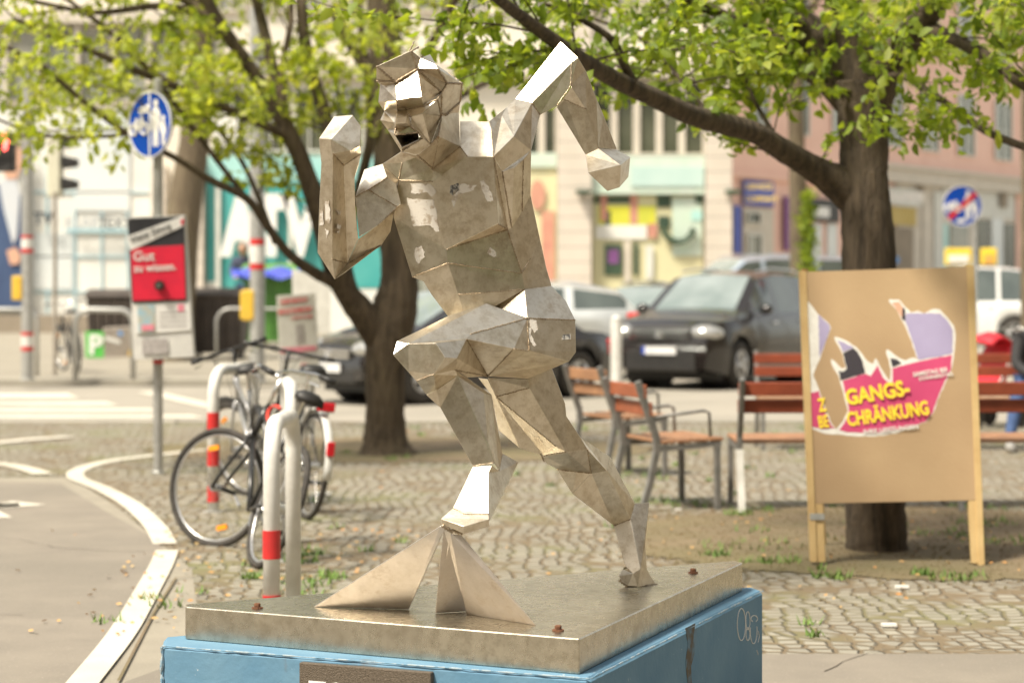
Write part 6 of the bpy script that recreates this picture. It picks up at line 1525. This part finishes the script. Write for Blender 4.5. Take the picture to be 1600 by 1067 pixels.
b = MB(); b.cyl(W(1400,406,P2.zf(1400)-.4), W(1400,406,P2.zf(1400)-.3), .12, n=14); rel(b.build('round_notice', M['sticker_blue']), pb_)
# climbing plant at the far trunk, yellow price boards
oc, od = [], []
for _ in range(160):
    y = random.uniform(300,470); oc.append(tuple(W(1262+random.gauss(0,4),y,35.7+random.gauss(0,.1)))); od.append((random.gauss(0,1),-.5,random.gauss(0,1)))
cp_ = thing('climbing_plant', 'narrow green climbing plant on the grey trunk', 'plant', tuple(G(1262,582)))
rel(leaves_mesh('foliage', oc, od, .09, None, M['leaf'], 5), cp_)
b = MB(); b.tube([W(1262+4*math.sin(y*.05),y,35.75) for y in range(582,300,-20)], .02, 6); rel(b.build('stem', M['bark_left'], smooth=True), cp_)
M['price_yellow'] = mat('price_yellow', (.85,.62,.04), .5, 0, (.78,.55,.05), 3); M['orange_panel'] = mat('orange_panel', (.75,.38,.10), .5)
for x0, x1, lab, mm in ((1477,1519,'yellow price board with white panel above the sandwich board','p_white'),(1533,1558,'smaller yellow price board with orange panel above the white car','orange_panel')):
    Zq = 56.0; q = W((x0+x1)/2,0,Zq); t = thing('price_board', lab, 'sign', (q.x,Zq,.125), group='yellow price boards outside the shops')
    b = MB(); b.prism([W(x0,388,Zq),W(x1,388,Zq),W(x1,414,Zq),W(x0,414,Zq)], (0,.1,0)); rel(b.build('board', M['price_yellow'], bevel=.02), t)
    b = MB(); b.prism([W(x0+5,398,Zq-.02),W(x1-5,398,Zq-.02),W(x1-5,411,Zq-.02),W(x0+5,411,Zq-.02)], (0,.02,0)); rel(b.build('panel', M[mm]), t)
    b = MB()
    for xx in (x0+4,x1-4): p = W(xx,414,Zq+.05); b.cyl((p.x,p.y,.125),p,.03,n=8)
    rel(b.build('leg', M['galv']), t)

# houses added out of view to block low sky in the steel's reflections
for (cx_, cy_, rz, wd, h, lab, mm) in ((-34,-18,0,52,17,'cream town house added unseen behind the camera, to the left','ochre_wall'),(14,-16,0,43,19,'taller beige town house added unseen behind the camera, to the right','brown_wall'),
      (24,10,90,46,16,'dark brick town house added unseen along the right side','brick_wall'),(-26,8,-90,44,13,'grey town house added unseen along the left side','grey_wall')):
    cc = dict(ochre_wall=(.60,.53,.42), brown_wall=(.56,.50,.43), brick_wall=(.17,.135,.09), grey_wall=(.40,.37,.32))[mm]
    M[mm] = stone(mm, cc, tuple(q*.85 for q in cc))
    t = thing('added_town_house', lab, 'building', (cx_,cy_,0), R(rz))
    b = MB(); b.box((-wd/2,-12,0),(wd/2,0,h)); b.build('wall', M[mm], t)
    b = MB(); b.prism([(-wd/2-.3,.4,h),(-wd/2-.3,-12.4,h),(-wd/2-.3,-6,h+4)], (wd+.6,0,0)); M.setdefault('roof_tile', mat('roof_tile', (.20,.09,.06), .8, 0, (.26,.13,.09), 3, .3, 12)); b.build('roof', M['roof_tile'], t)
    for fl in range(int(h/3.5)):
        for i in range(int(wd/3)):
            xx = -wd/2+1+i*3; z = 1.0+fl*3.4
            b = MB(); b.box((xx,0,z),(xx+1.3,.08,z+1.9)); w = b.build('window', M['frame_cream'], t)
            b = MB(); b.box((xx+.1,.082,z+.1),(xx+1.2,.1,z+1.8)); b.build('pane', M['win_dark'], w)
# trees added out of view to darken what the steel mirrors
for (x, y, lab) in ((7.5,-5.5,'leafy tree added unseen behind the camera, to the right'),(-9,-11,'leafy tree added unseen behind the camera, to the left')):
    t = thing('broadleaf_tree', lab, 'tree', (x,y,0)); b = MB()
    b.tube([(x,y,0),(x+.1,y,.4),(x,y,2),(x+.2,y+.1,4),(x,y,6.5)], [.34,.24,.2,.18,.08], 12, jit=.05)
    for i in range(8):
        a = i*.785; b.tube([(x,y,3+.2*i),(x+1.3*math.cos(a),y+1.3*math.sin(a),4.2+.2*i),(x+2.8*math.cos(a),y+2.8*math.sin(a),5+.2*i)], [.09,.06,.02], 7)
    rel(b.build('trunk', M['bark'], smooth=True, recalc=False), t)
    oc, od = [], []
    for _ in range(1500):
        v = Vector((random.gauss(0,1),random.gauss(0,1),random.gauss(0,1))).normalized()*random.uniform(.4,1)**.5
        oc.append((x+v.x*3.4, y+v.y*3.4, 5.6+v.z*2.3)); od.append((v.x,v.y,-.2))
    rel(leaves_mesh('crown', oc, od, .16, None, M['leaf'], 5), t)
